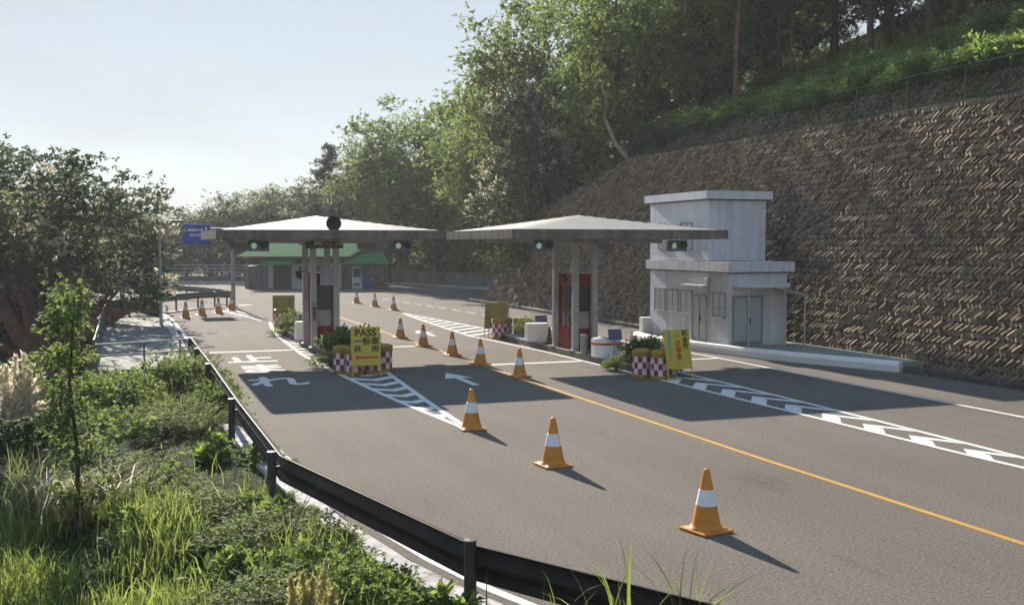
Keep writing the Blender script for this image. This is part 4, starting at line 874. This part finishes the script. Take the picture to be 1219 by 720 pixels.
# ================================================================== TREES
def kind(*a, **k):
    tr, cr, bl = tree_meshes(*a, **k); return [('trunk', tr), ('crown', cr)]+([('blossoms', bl)] if bl else [])
T_big = kind(11, 12, 4.6, 4.6, 150, 15, 9, .25, [L['yel']], M['bark'], tr=.24, limbs=26)
T_mid = kind(12, 12, 2.4, 4.6, 140, 15, 9, .26, [L['mid']], M['bark'], tr=.22, limbs=24)
T_mid2 = kind(13, 12, 1.6, 4.2, 130, 15, 9, .25, [L['mid']], M['bark'], tr=.2, squash=.85)
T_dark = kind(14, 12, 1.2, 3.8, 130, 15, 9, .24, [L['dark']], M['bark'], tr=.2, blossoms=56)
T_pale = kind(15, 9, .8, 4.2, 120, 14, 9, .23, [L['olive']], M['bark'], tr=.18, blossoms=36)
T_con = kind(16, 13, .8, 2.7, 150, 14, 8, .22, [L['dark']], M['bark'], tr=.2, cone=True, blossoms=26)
T_pine = kind(17, 15, 6.8, 2.7, 90, 15, 9, .20, [L['dark']], M['barkr'], tr=.19, limbs=26)
T_pine2 = kind(18, 15, 5.5, 3.1, 90, 15, 9, .22, [L['olive']], M['bark'], tr=.20, limbs=26)
def ground_z(x, y): return float(hz(x, y)) if x > wallx(y) else float(tz(x, y)) if x < 20 else -.03
def tree(K, H0, px, Y, topy, wide, label, group=None, rz=None, dy=0):
    x, _, zt = aty(px, topy, Y); zb = ground_z(x, Y); s = (zt-zb)/H0
    return place(K, 'tree', label, 'tree', (x, Y, zb), rz if rz is not None else random.uniform(0, 6.28), (s*wide, s*wide, s), group)
GH = 'trees of the hillside wood'; GF = 'trees along the far side of the road'
tree(T_mid2, 12, 700, 70, 30, 1.1, 'dense green tree filling the gap right of the big yellow green one')
tree(T_mid, 12, 770, 62, -20, .9, 'dense green tree above the far end of the green fence')
tree(T_big, 12, 650, 67, 4, .74, 'big yellow green tree at the stone wall end, crown against the sky')
tree(T_mid, 12, 735, 55, -90, .75, 'large mid green tree rising behind the leaning pale trunk')
tree(T_mid2, 12, 600, 78, 92, .9, 'green tree low at the end of the hill, behind the pale flecked one')
tree(T_dark, 12, 630, 61.5, 112, .8, 'dark tree covered in pale leaf clusters above the left end of the stone wall')
tree(T_mid, 12, 520, 94, 118, 1.0, 'tall rounded green tree behind the gap between the two canopies')
tree(T_big, 12, 462, 99, 150, .85, 'yellow green tree left of the tall rounded one, behind the rest house')
tree(T_mid2, 12, 566, 90, 150, .8, 'green tree right of the tall rounded one, above the low parapet wall')
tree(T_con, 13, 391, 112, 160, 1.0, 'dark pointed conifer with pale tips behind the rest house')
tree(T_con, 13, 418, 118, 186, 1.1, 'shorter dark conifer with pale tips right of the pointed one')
for k, (px, Y, ty, w_, K, H0) in enumerate(((352, 116, 226, 1.3, T_pale, 9), (326, 124, 224, 1.2, T_mid, 12), (300, 118, 236, 1.3, T_pale, 9), (272, 124, 240, 1.25, T_mid2, 12), (248, 120, 246, 1.2, T_pale, 9), (222, 128, 256, 1.2, T_pale, 9), (200, 120, 262, 1.2, T_pale, 9), (170, 118, 250, 1.2, T_mid, 12), (440, 122, 205, 1.1, T_mid2, 12), (372, 126, 214, 1.2, T_mid2, 12), (130, 110, 245, 1.2, T_pale, 9), (90, 115, 250, 1.3, T_mid, 12), (40, 105, 245, 1.3, T_mid2, 12), (-10, 100, 240, 1.3, T_mid, 12))):
    tree(K, H0, px, Y, ty, w_, 'low leafy tree in the tree line beyond the far pipe fence', GF)
for k, (px, Y, ty, w_, K, H0) in enumerate(((480, 122, 190, 1.2, T_mid, 12), (540, 118, 170, 1.1, T_mid2, 12), (590, 112, 150, 1.1, T_mid, 12), (640, 100, 100, 1., T_mid2, 12), (505, 104, 200, 1.0, T_pale, 9))):
    tree(K, H0, px, Y, ty, w_, 'leafy tree in the second row behind the low parapet wall', 'second row trees behind the parapet')
# pines on the slope: placed where their trunks meet the hill
for px, py, ty, K, H0, w_, lab in ((833, 138, -160, T_pine, 15, 1.0, 'dark pine with straight bare trunk, leftmost of those above the office'), (877, 128, -190, T_pine, 15, 1.1, 'reddish trunked pine right above the office roof'), (927, 106, -230, T_pine2, 15, 1.1, 'forked dark pine on the slope right of the reddish trunk'), (941, 100, -120, T_pine, 15, .8, 'thin pine directly right of the forked dark one'),
   (1035, 80, -260, T_pine2, 15, 1.2, 'stout brown trunked pine on the grassy slope'), (1104, 62, -280, T_pine2, 15, 1.2, 'leaning pine above the tall grass on the slope'), (1062, 58, -160, T_pine, 15, 1., 'slender pine between the stout and the leaning one'), (1190, 20, -300, T_pine2, 15, 1.2, 'pine at the top right corner of the slope'), (905, 112, -60, T_pine, 15, .8, 'slim pine behind the reddish trunk above the office')):
    p = hill_pt(px, py); r = ray(px, ty); tt = math.hypot(p[0], p[1])/math.hypot(r[0], r[1]); zt = r[2]*tt+HC; s = (zt-p[2])/H0*.9
    place(K, 'pine_tree', lab, 'pine tree', p, random.uniform(0, 6), (s*w_, s*w_, s))
lt = [(30, 52.5, .62, T_mid), (34, 56, .9, T_mid), (40, 44, 1.0, T_mid), (38, 47, 1.1, T_dark), (41, 36, 1.0, T_mid2), (42, 42, 1.1, T_mid), (43, 31, .95, T_pale), (46, 37, 1.15, T_mid), (47, 30, 1.05, T_mid2), (44, 50, 1.2, T_mid), (50, 44, 1.2, T_mid2), (37, 57, 1.0, T_mid2), (33, 60, .85, T_mid), (42, 60, 1.1, T_mid), (48, 54, 1.2, T_mid2), (52, 34, 1.2, T_mid), (52, 26, 1.1, T_mid2), (46, 24, .9, T_mid), (39, 53, 1.1, T_big), (36, 66, .9, T_mid2), (44, 68, 1.1, T_mid), (55, 50, 1.3, T_mid), (50, 62, 1.2, T_mid2), (57, 40, 1.3, T_mid), (41, 76, .95, T_mid2), (50, 74, 1.2, T_mid), (36, 82, .8, T_mid2)]
for x, y, s, K in lt:
    place(K, 'tree', 'leafy green tree in the dense wood on the hillside', 'tree', (x, y, ground_z(x, y)-.1), random.uniform(0, 6.28), (s*random.uniform(.85, 1.1), s*random.uniform(.85, 1.1), s*random.uniform(.9, 1.15)), GH)
# pale leaning trunk on the wall end
x, y = 24.75, 50.4; z0 = 8.1; mb = MB()
pth = [(0, 0, -.2)]
for px, py in ((733, 172), (724, 150), (719, 138), (722, 118), (716, 100)): q = aty(px, py, 50.6); pth.append((q[0]-x, q[1]-y, q[2]-z0))
mb.tube(pth, [.12, .11, .10, .085, .07, .05], 8)
t = thing('leaning_tree', 'leaning bent pale trunk at the far top corner of the stone wall', 'tree', (x, y, z0)); mb.build('trunk', M['barkp'], t)
tp = np.array(pth[3:]); C_ = np.repeat(tp, 3, 0)+rng.normal(size=(9, 3))*.6+np.array([0, 0, .5]); link('crown', quads_mesh('crown', sprays(C_, np.full(9, .7), unit(rng.normal(size=(9, 3))), 14, 8, .22), 4, [L['yel']]), t)

# tree on the left bank -------------------------------------------------------
bx, by = aty(52, 430, 54.)[:2]; bz = min(float(tz(bx, by)), HC-8.4)
t = thing('broadleaf_tree', 'big dark broadleaf tree with reddish forked trunk at the left edge', 'tree', (bx, by, bz))
rng = np.random.default_rng(21)
def bpx(px, py, dy=0.): q = aty(px, py, by+dy*2.5); return (q[0]-bx, q[1]-by, q[2]-bz)
mb = MB()
mb.tube([(0, .0, -.4), (.02, 0, .3), bpx(56, 480), bpx(62, 432)], [.95, .75, .62, .63], 12)
fork = bpx(62, 436)
for pth, rs in (([fork, bpx(85, 415, -.1), bpx(112, 390, -.3), bpx(145, 372, -.6), bpx(190, 352, -.9)], [.17, .15, .12, .085, .03]), ([fork, bpx(38, 390, .2), bpx(28, 330, .4), bpx(24, 280, .5), bpx(35, 225, .5)], [.16, .13, .11, .08, .03]),
                ([fork, bpx(22, 400, -.3), bpx(-5, 350, -.6), bpx(-40, 290, -.8)], [.17, .14, .1, .03]), ([bpx(112, 390, -.3), bpx(85, 345, 0), bpx(95, 300, .3), bpx(118, 255, .4)], [.08, .07, .055, .02]), ([bpx(28, 330, .4), bpx(60, 290, .8), bpx(80, 230, 1.)], [.08, .06, .02]), ([bpx(62, 445), bpx(30, 425, .6), bpx(-20, 400, 1.)], [.15, .1, .05])):
    mb.tube(pth, [q*2.5 for q in rs], 9, cap=False)
cl = []
for k in range(360):
    px = rng.uniform(-110, 192); py = rng.uniform(190, 408); u = (px-60)/150; v = (py-300)/112
    if u*u+v*v > 1.02 and not (px < 40 and py < 330): continue
    if py > 384 and rng.uniform() < .5: continue
    if (px > 150 and py < 235) or (px > 112 and py > 362): continue
    dy_ = rng.uniform(-1.9, 1.9)
    if px < 120 and py > 335: dy_ = abs(dy_)+.4
    cl.append(bpx(px, py, dy_))
C_ = np.array(cl); o_ = unit(C_-np.array(bpx(60, 320)))
for k in range(0, len(C_), 12): 
    c = Vector(C_[k]); mb.tube([Vector(fork).lerp(c, .35)+Vector((0, 0, .1)), Vector(fork).lerp(c, .7)+Vector((0, 0, .15)), c], [.11, .07, .025], 6, cap=False)
mb.build('trunk', M['barkr'], t)
link('crown', quads_mesh('crown', sprays(C_, rng.uniform(.72, 1.2, len(C_)), o_, 21, 11, .20, .52, .2, .25), 4, [L['dark']]), t)
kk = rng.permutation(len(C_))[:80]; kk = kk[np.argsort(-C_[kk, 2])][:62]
link('blossoms', quads_mesh('blossoms', sprays(C_[kk]+o_[kk]*.55, rng.uniform(.55, .95, len(kk)), o_[kk], 17, 10, .17, .35, .4, .1), 4, [L['cream']]), t)  # cream leaf sprays over the upper clusters of this crown
for x, y, s, K, lab in ((-5.2, 28.5, .42, T_dark, 'dark tree behind the big broadleaf tree on the left bank'), (-13, 40, .55, T_mid2, 'green tree farther down the left slope, left of the footway'), (-9.5, 30, .5, T_mid, 'green tree at the far left edge behind the big broadleaf tree'), (-16, 50, .75, T_mid2, 'green tree in the hollow left of the ramp')):
    place(K, 'tree', lab, 'tree', (x, y, float(tz(x, y))), 1.7*x, s)
for k, (x, y, s) in enumerate(((-6.6, 60, .62), (-9.5, 58, .7), (-5.6, 66, .6), (-12, 64, .8), (-9, 70, .75), (-14, 56, .7))): place(T_dark if k % 2 else T_mid2, 'tree', 'dark small tree in the hollow behind the big broadleaf tree', 'tree', (x, y, float(tz(x, y))), k*2., s, 'trees in the hollow left of the footway')

# ================================================================== SHRUBS AND GRASS
def skind(*a, **k): st, fo = shrub_meshes(*a, **k); return [('stems', st), ('foliage', fo)]
S_small = skind(31, .5, .62, 34, 12, 9, .062, [L['fresh']], .5); S_grey = skind(32, .7, .75, 42, 13, 10, .06, [L['grey']], .45)
S_mid = skind(33, .8, .95, 44, 13, 9, .085, [L['mid']], .5); S_broad = skind(34, .45, .5, 16, 6, 6, .17, [L['fresh']], .42, rcf=.45)
S_yel = skind(35, .8, .8, 42, 13, 9, .08, [L['yel']], .5); S_hill = skind(36, 1.1, 1.1, 46, 14, 9, .15, [L['hgrass']], .4)
S_hill2 = skind(37, 1.2, 1.0, 46, 14, 9, .14, [L['yel']], .4); S_dark = skind(38, 1., 1.3, 46, 14, 9, .10, [L['dark']], .5)
S_bush = skind(39, .75, .9, 46, 13, 9, .11, [L['fresh']], .45)
def shrub(K, px, py, s, label, group=None, zs=1., fn=bank_pt):
    p = fn(px, py); return place(K, 'shrub', label, 'shrub', (p[0], p[1], p[2]-.03), random.uniform(0, 6.28), (s, s, s*zs), group)
GB = 'small leaved shrubs on the near bank'
for k, (px, py, s, K, zs) in enumerate(((425, 735, .95, S_small, 1.05), (372, 700, .95, S_small, 1.), (455, 700, .62, S_small, .9), (345, 655, .95, S_grey, .8), (395, 655, .7, S_small, .8), (300, 660, .85, S_grey, .9), (330, 740, .9, S_grey, .9), (285, 610, .8, S_small, .7), (240, 620, .9, S_grey, .8), (190, 600, .9, S_grey, .85), (355, 618, .55, S_small, .7), (150, 575, .9, S_grey, .85), (470, 745, .7, S_small, .8), (322, 600, .6, S_small, .8), (255, 660, .8, S_small, .75))):
    shrub(K, px, py, s, 'small leaved green shrub on the near bank below the guardrail', GB, zs)
GM = 'shrubs along the footway railing'
for k, (px, py, s, K, zs) in enumerate(((205, 470, 1.05, S_mid, .85), (165, 490, .9, S_yel, .8), (240, 460, .95, S_yel, .8), (225, 446, .8, S_yel, .95), (262, 470, .6, S_grey, .9), (140, 500, 1.1, S_mid, .9), (215, 505, .9, S_grey, .8), (118, 480, .8, S_mid, .9), (175, 520, .95, S_grey, .8), (130, 540, 1., S_mid, .8), (285, 505, .45, S_small, .8), (100, 560, .9, S_grey, .9), (250, 490, .75, S_grey, .8))):
    shrub(K, px, py, s, 'leafy shrub on the bank between the footway railing and the mossy patch', GM, zs*1.25)
for px, py, s, lab in ((262, 545, .85, 'broad leaved seedling on the mossy patch, leftmost of two'), (306, 552, .8, 'broad leaved seedling beside the second guardrail post'), (205, 585, .8, 'broad leaved plant at the lower edge of the mossy patch'), (318, 640, .9, 'broad leaved plant beneath the guardrail bend'), (155, 640, .8, 'broad leaved plant among the bright grass'), (520, 745, .8, 'broad leaved seedling near the front guardrail post'), (272, 690, .75, 'broad leaved plant in the lower middle of the near bank')):
    shrub(S_broad, px, py, s, lab)
for px, py, s, zs, lab in ((20, 600, 1.2, 1., 'dark shrub at the left edge under the tree'), (60, 575, 1.0, .9, 'dark shrub below the pale plumes'), (-30, 560, 1.4, 1.1, 'dark shrub cut by the left picture edge'), (15, 520, 1.3, 1., 'dark shrub directly beneath the reddish trunk')): shrub(S_dark, px, py, s, lab, None, zs)
# leafy column
p = bank_pt(90, 600); x, y, _ = aty(88, 530, 16.); z0 = float(tz(x, y)); rng = np.random.default_rng(5)
t = thing('climbing_plant', 'tall narrow leafy sapling standing in front of the left tree', 'sapling', (x, y, z0))
H_ = HC-(338-291)/1275*15.2-z0
zz = rng.uniform(.12, 1, 70)*H_; C_ = np.stack([rng.normal(0, .17, 70)+.10*np.sin(zz*2), rng.normal(0, .17, 70), zz], 1)
link('foliage', quads_mesh('foliage', sprays(C_, np.full(70, .24), unit(np.stack([C_[:, 0], C_[:, 1], 0*zz], 1)+1e-3), 11, 8, .07, .6, .0, .4), 4, [L['mid']]), t)
mb = MB(); mb.tube([(0, 0, -.1), (.05, .02, H_*.3), (-.04, 0, H_*.6), (.05, 0, H_*.97)], [.035, .03, .022, .01], 7); mb.build('stem', M['bark'], t)
# pale plumes
def plume_clump(x, y, z0, n, h, w_, lean, m, label, spread=.35):
    t = thing('pampas_grass', label, 'grass clump', (x, y, z0))
    P = np.stack([rng.normal(0, spread*.5, n), rng.normal(0, spread*.5, n), np.zeros(n)], 1); link('blades', grass_mesh('blades', P, h*rng.uniform(.5, 1.05, n), w_*rng.uniform(.7, 1.3, n), m, lean), t)
    return t
x, y, _ = aty(22, 500, 16.5); tz0 = float(tz(x, y)); t = plume_clump(x, y, tz0, 140, 1.7, .018, .3, L['grey'], 'white feathery plumes standing before the reddish tree trunk')
def plumes(t, heads, m, ln=.05, n=150, r=.07):
    Vs = []
    for (b, e) in heads:
        b = np.array(b); e = np.array(e); u = rng.uniform(0, 1, n); c = b+(e-b)*u[:, None]+rng.normal(size=(n, 3))*(r*np.sin(np.pi*np.clip(u, .06, .97))**.7)[:, None]*.6
        D = unit((e-b)[None]+rng.normal(size=(n, 3))*.35*np.linalg.norm(e-b)); l = ln*rng.uniform(.7, 1.5, n); Vs.append(leaf_quads(c, D, unit(rng.normal(size=(n, 3))), l, l*.35))
    link('plumes', quads_mesh('plumes', np.concatenate(Vs), 4, [m]), t)
def lp(px, py, Y, dy=0): q = aty(px, py, Y+dy); return (q[0]-t.location.x, q[1]-t.location.y, q[2]-t.location.z)
hd = [(lp(30+rng.uniform(-30, 10), 500, 16.5), lp(px, py, 16.5, rng.uniform(-.3, .3))) for px, py in ((18, 428), (28, 424), (38, 436), (8, 440), (48, 448), (56, 462), (-4, 436), (24, 446), (34, 455), (60, 480), (10, 462), (46, 470))]
plumes(t, hd, L['plume'], .085, 240, .05)
x, y, _ = aty(58, 560, 17.); t = plume_clump(x, y, float(tz(x, y)), 420, 1.25, .022, .95, L['plume'], 'sprawling bleached grass below the white plumes at the left edge', .9)
x, y, _ = aty(372, 735, 9.6); t = plume_clump(x, y, float(tz(x, y)), 60, .5, .012, .5, L['grass'], 'straw coloured feathery plumes at the lower edge of the picture')
hd = [(lp(bx_, 745, 9.6), lp(px, py, 9.6, rng.uniform(-.1, .1))) for bx_, px, py in ((352, 346, 690), (365, 360, 684), (370, 372, 690), (376, 388, 668), (385, 398, 700), (360, 366, 700))]
plumes(t, hd, L['plumey'], .045, 420, .035)
# tall weeds by the rail, front
rng = np.random.default_rng(8)
for k, (px, lab) in enumerate(((740, 'arching bright grass blades in front of the guardrail, left tuft'), (815, 'bright grass blades in front of the guardrail, right tuft'), (655, 'short bright grass blades near the front guardrail post'))):
    x, y, z = aty(px, 745, 7.9); z0 = float(tz(x, y)); h_ = (z-z0)+(.95 if k < 2 else .6); n = 16 if k < 2 else 9
    P = np.stack([rng.normal(0, .07, n), rng.normal(0, .07, n), np.zeros(n)], 1); t = thing('grass_tuft', lab, 'grass tuft', (x, y, z0)); link('blades', grass_mesh('blades', P, h_*rng.uniform(.75, 1.15, n), rng.uniform(.018, .038, n), L['grass'], .35, 6), t)
# grass of the near bank
rng = np.random.default_rng(9)
def scatter(n, x0, x1, y0, y1, keep):
    P = np.stack([rng.uniform(x0, x1, n), rng.uniform(y0, y1, n)], 1); return P[keep(P[:, 0], P[:, 1])]
def patchy(x, y, th): return np.sin(x*2.1+y*1.3)+np.sin(x*.9-y*2.2+1)+np.sin(x*3.7+.5)+.6*rng.normal(size=len(x)) > th
P = scatter(46000, -6, 3.4, 6.5, 16.5, lambda x, y: (x < edge(y)-.35) & patchy(x, y, -.7+.9*np.clip((x-.3), 0, 2)+.25*np.clip(y-12, 0, 9)) & ~((x > .9) & (y > 13.4)))
stuff(link('bank_grass', grass_mesh('bank_grass', np.column_stack([P, tz(P[:, 0], P[:, 1])-.02]), rng.uniform(.22, .5, len(P))*rng.choice([.8, 1, 1, 1.6], len(P)), rng.uniform(.010, .026, len(P)), L['grass'], .35)))
P = scatter(80000, -9, 2, 15, 33, lambda x, y: (x < edge(y)-.3) & ~((x > -.6) & (y > 15.5) & (y < 23) & (rng.uniform(size=len(x)) > .015)) & (patchy(x, y, -.1)))
stuff(link('bank_grass', grass_mesh('bank_grass', np.column_stack([P, tz(P[:, 0], P[:, 1])-.02]), rng.uniform(.2, .55, len(P))*rng.choice([.8, 1, 1, 1.7], len(P)), rng.uniform(.010, .024, len(P)), L['grass'], .35)))
P = scatter(60000, -4, 2.6, 9, 33, lambda x, y: (x < edge(y)-.06))
stuff(link('moss_turf', grass_mesh('moss_turf', np.column_stack([P, tz(P[:, 0], P[:, 1])-.01]), rng.uniform(.025, .08, len(P)), rng.uniform(.008, .016, len(P)), L['dark'], .7)))
# hillside: grass, bushes at the crest of the upper wall
rng = np.random.default_rng(10)
P = scatter(70000, 27.2, 46, 12, 60, lambda x, y: (x > wallx(y)+3.0) & (rng.uniform(size=len(x)) < np.clip(1.3-(x-27)/16, .1, 1)))
stuff(link('hill_grass', grass_mesh('hill_grass', np.column_stack([P, hz(P[:, 0], P[:, 1])-.03]), rng.uniform(.3, .9, len(P)), rng.uniform(.025, .055, len(P)), L['hgrass'], .4)))
P = scatter(2600, 24.8, 26.7, 14, 52, lambda x, y: np.sin(y*1.3)+np.sin(y*.37+1)+.4*rng.normal(size=len(x)) > .8)
stuff(link('bench_grass', grass_mesh('bench_grass', np.column_stack([P, hz(P[:, 0], P[:, 1])-.03]), rng.uniform(.25, .8, len(P)), rng.uniform(.02, .04, len(P)), L['yel'], .35)))
for k in range(104):
    y = rng.uniform(15, 60); x = 27.45+(abs(rng.normal(0, 3.6))+.6 if k % 5 > 1 else abs(rng.normal(0, .35))); s = rng.uniform(.55, 1.15)
    place(S_hill if rng.uniform() < .6 else S_hill2, 'bush', 'bright green bush on the slope or crest above the upper stone wall', 'bush', (x, y, float(hz(x, y))-.08), rng.uniform(0, 6), s, 'bushes along the crest of the upper wall')
for k, (px, py) in enumerate(((690, 215), (668, 232), (648, 246), (715, 198), (735, 186), (630, 262), (612, 280))):
    q = aty(px, py, float(np.interp(px, [575, 640, 665, 700, 746], [66.6, 62, 60, 56, 51]))+.7); s = rng.uniform(.7, 1.2)
    place((S_mid, S_hill)[k % 2], 'bush', 'green bush hanging over the sloping far end of the stone wall', 'bush', (q[0]+.5, q[1], float(hz(q[0]+.5, q[1]))-.1), k, s, 'bushes over the far end of the stone wall')
for k in range(22):
    u = k/21*2.7; i = min(int(u), 2); a = np.array(FAR[3+i]); b = np.array(FAR[4+i]); q = a+(b-a)*(u-i); n = np.array([1.4+rng.uniform(.3, 2.5), 2.2+rng.uniform(.3, 3)])
    place((S_mid, S_hill, S_dark)[k % 3], 'bush', 'green bush behind the low parapet wall across the road', 'bush', (q[0]+n[0], q[1]+n[1], 0.2), k, (1.5, 1.5, 1.6+rng.uniform(0, .6)), 'bushes behind the parapet wall')
# bushes on the islands
for x, y, z, s, zs, K, lab in ((6.5, 32.9, .2, 1.05, 1.1, S_bush, 'dense green bush in front of the left booth'), (5.85, 32.2, .02, .85, .7, S_yel, 'pale trailing bush over the nose of the left island'), (5.85, 33.1, .05, .38, .7, S_yel, 'small yellow green tuft on the left island kerb'), (6.4, 43.4, .2, .95, 1.1, S_yel, 'yellow green bush at the far end of the left island'), (5.95, 43.9, .0, .7, .7, S_yel, 'trailing leaves over the far kerb of the left island'), (7.1, 31.2, .02, .3, .7, S_mid, 'small dark plant right of the pass sign drums'),
   (14.55, 28.55, .2, .85, 1.1, S_bush, 'dense green bush behind the right island drums'), (13.65, 28.6, .02, .62, .8, S_yel, 'pale green tuft at the kerb of the right island'), (14.45, 38.4, .2, .75, 1.15, S_yel, 'yellow green bush behind the far drums of the right island'), (13.8, 39.0, .02, .34, .7, S_yel, 'small green tuft on the far kerb of the right island'), (14.6, 26.9, .7, .25, .8, S_mid, 'sprig of leaves over the right island drums')):
    place(K, 'bush', lab, 'bush', (x, y, z), x*3, (s, s, s*zs))
x, y = 1.75, 24.2; place(S_small, 'shrub', 'green shrub reaching over the guardrail beside the canopy shadow', 'shrub', (x+.05, y, 0), .5, (1.0, 1.3, 1.15)); place(S_grey, 'shrub', 'grey green shrub at the guardrail foot near the third post', 'shrub', (1.35, 21.8, -.05), 2.5, (.7, .9, .8))
# bare twigs
for px, py, lab in ((345, 655, 'bare grey twigs sticking out of the shrubs beneath the guardrail'), (170, 600, 'bare grey twigs above the bright grass'), (395, 700, 'bare forked twigs in the nearest shrub')):
    p = bank_pt(px, py); mb = MB()
    for k in range(7):
        a = random.uniform(0, 6.28); b = Vector((math.cos(a), math.sin(a), 0)); h = random.uniform(.5, .85); m_ = b*.1+Vector((0, 0, h*.5)); e = b*random.uniform(.2, .4)+Vector((0, 0, h))
        mb.tube([(0, 0, -.05), m_, e], [.009, .006, .002], 5, cap=False); mb.tube([m_, m_+Vector((-b.y, b.x, .8))*.22], [.005, .0015], 4, cap=False)
    tag(mb.build('dry_twigs', M['twig'], None, p), lab, 'twigs')
# ================================================================== LIGHT, SKY, AIR
EL, AZ = R(23.2), R(-2.3)                         # sun ahead of the camera, slightly left of the lane direction
wd = bpy.data.worlds.new('World'); SC.world = wd; wd.use_nodes = True; nt = wd.node_tree; bg = nt.nodes['Background']
sky = nt.nodes.new('ShaderNodeTexSky'); sky.sky_type = 'NISHITA'; sky.sun_disc = False; sky.sun_elevation = EL; sky.sun_rotation = AZ
sky.altitude = 0; sky.air_density = 1.0; sky.dust_density = 0.0; sky.ozone_density = 1.0
tc = nt.nodes.new('ShaderNodeTexCoord'); sp = nt.nodes.new('ShaderNodeSeparateXYZ'); nt.links.new(tc.outputs['Generated'], sp.inputs[0])
nz = noise(nt, tc.outputs['Generated'], 3.2, 7, .62, (1, 1, 4.5))
cl_ = ramp(nt, nz, [(.40, (.80, .80, .80)), (.72, (.97, .97, .97))])          # thin high veil of cloud over the clear sky
mc = nt.nodes.new('ShaderNodeMix'); mc.data_type = 'RGBA'; nt.links.new(cl_, mc.inputs[0]); nt.links.new(sky.outputs[0], mc.inputs[6]); 
zc = ramp(nt, sp.outputs[2], [(.0, (.85, .88, .92)), (.22, (.82, .90, 1.)), (.65, (.44, .72, 1.12))]); vs_ = nt.nodes.new('ShaderNodeVectorMath'); vs_.operation = 'SCALE'; vs_.inputs['Scale'].default_value = 5.1  # veil colour made bluer overhead, out of view, to tint the shade blue
nt.links.new(zc, vs_.inputs[0]); nt.links.new(vs_.outputs[0], mc.inputs[7])
nt.links.new(mc.outputs[2], bg.inputs[0]); bg.inputs[1].default_value = .0565
su = bpy.data.lights.new('sun', 'SUN'); su.energy = 5.0; su.angle = R(.5); su.color = (1, .90, .78); so = bpy.data.objects.new('sun', su); COL.objects.link(so)
so.location = (0, 60, 80); so.rotation_euler = Vector((-math.sin(AZ)*math.cos(EL), -math.cos(AZ)*math.cos(EL), -math.sin(EL))).to_track_quat('-Z', 'Y').to_euler()
HAZE = 0.0004
if HAZE:
    mb = MB(); mb.box((0, 280, 21), (1430, 680, 60)); hm = bpy.data.materials.new('haze'); hm.use_nodes = True; n2 = hm.node_tree; n2.nodes.remove(n2.nodes['Principled BSDF'])
    pv = n2.nodes.new('ShaderNodeVolumePrincipled'); pv.inputs['Color'].default_value = (.86, .91, .97, 1); pv.inputs['Density'].default_value = HAZE; pv.inputs['Anisotropy'].default_value = .2
    n2.links.new(pv.outputs[0], n2.nodes['Material Output'].inputs['Volume']); stuff(mb.build('haze', hm))
SC.view_settings.view_transform = 'Standard'; SC.view_settings.look = 'None'; SC.view_settings.exposure = 1.32; SC.view_settings.gamma = 1
c = SC.cycles; c.use_denoising = True; c.max_bounces = 6; c.diffuse_bounces = 3; c.transmission_bounces = 4; c.volume_bounces = 1; c.use_adaptive_sampling = True; c.adaptive_threshold = .02; c.caustics_reflective = False; c.caustics_refractive = False
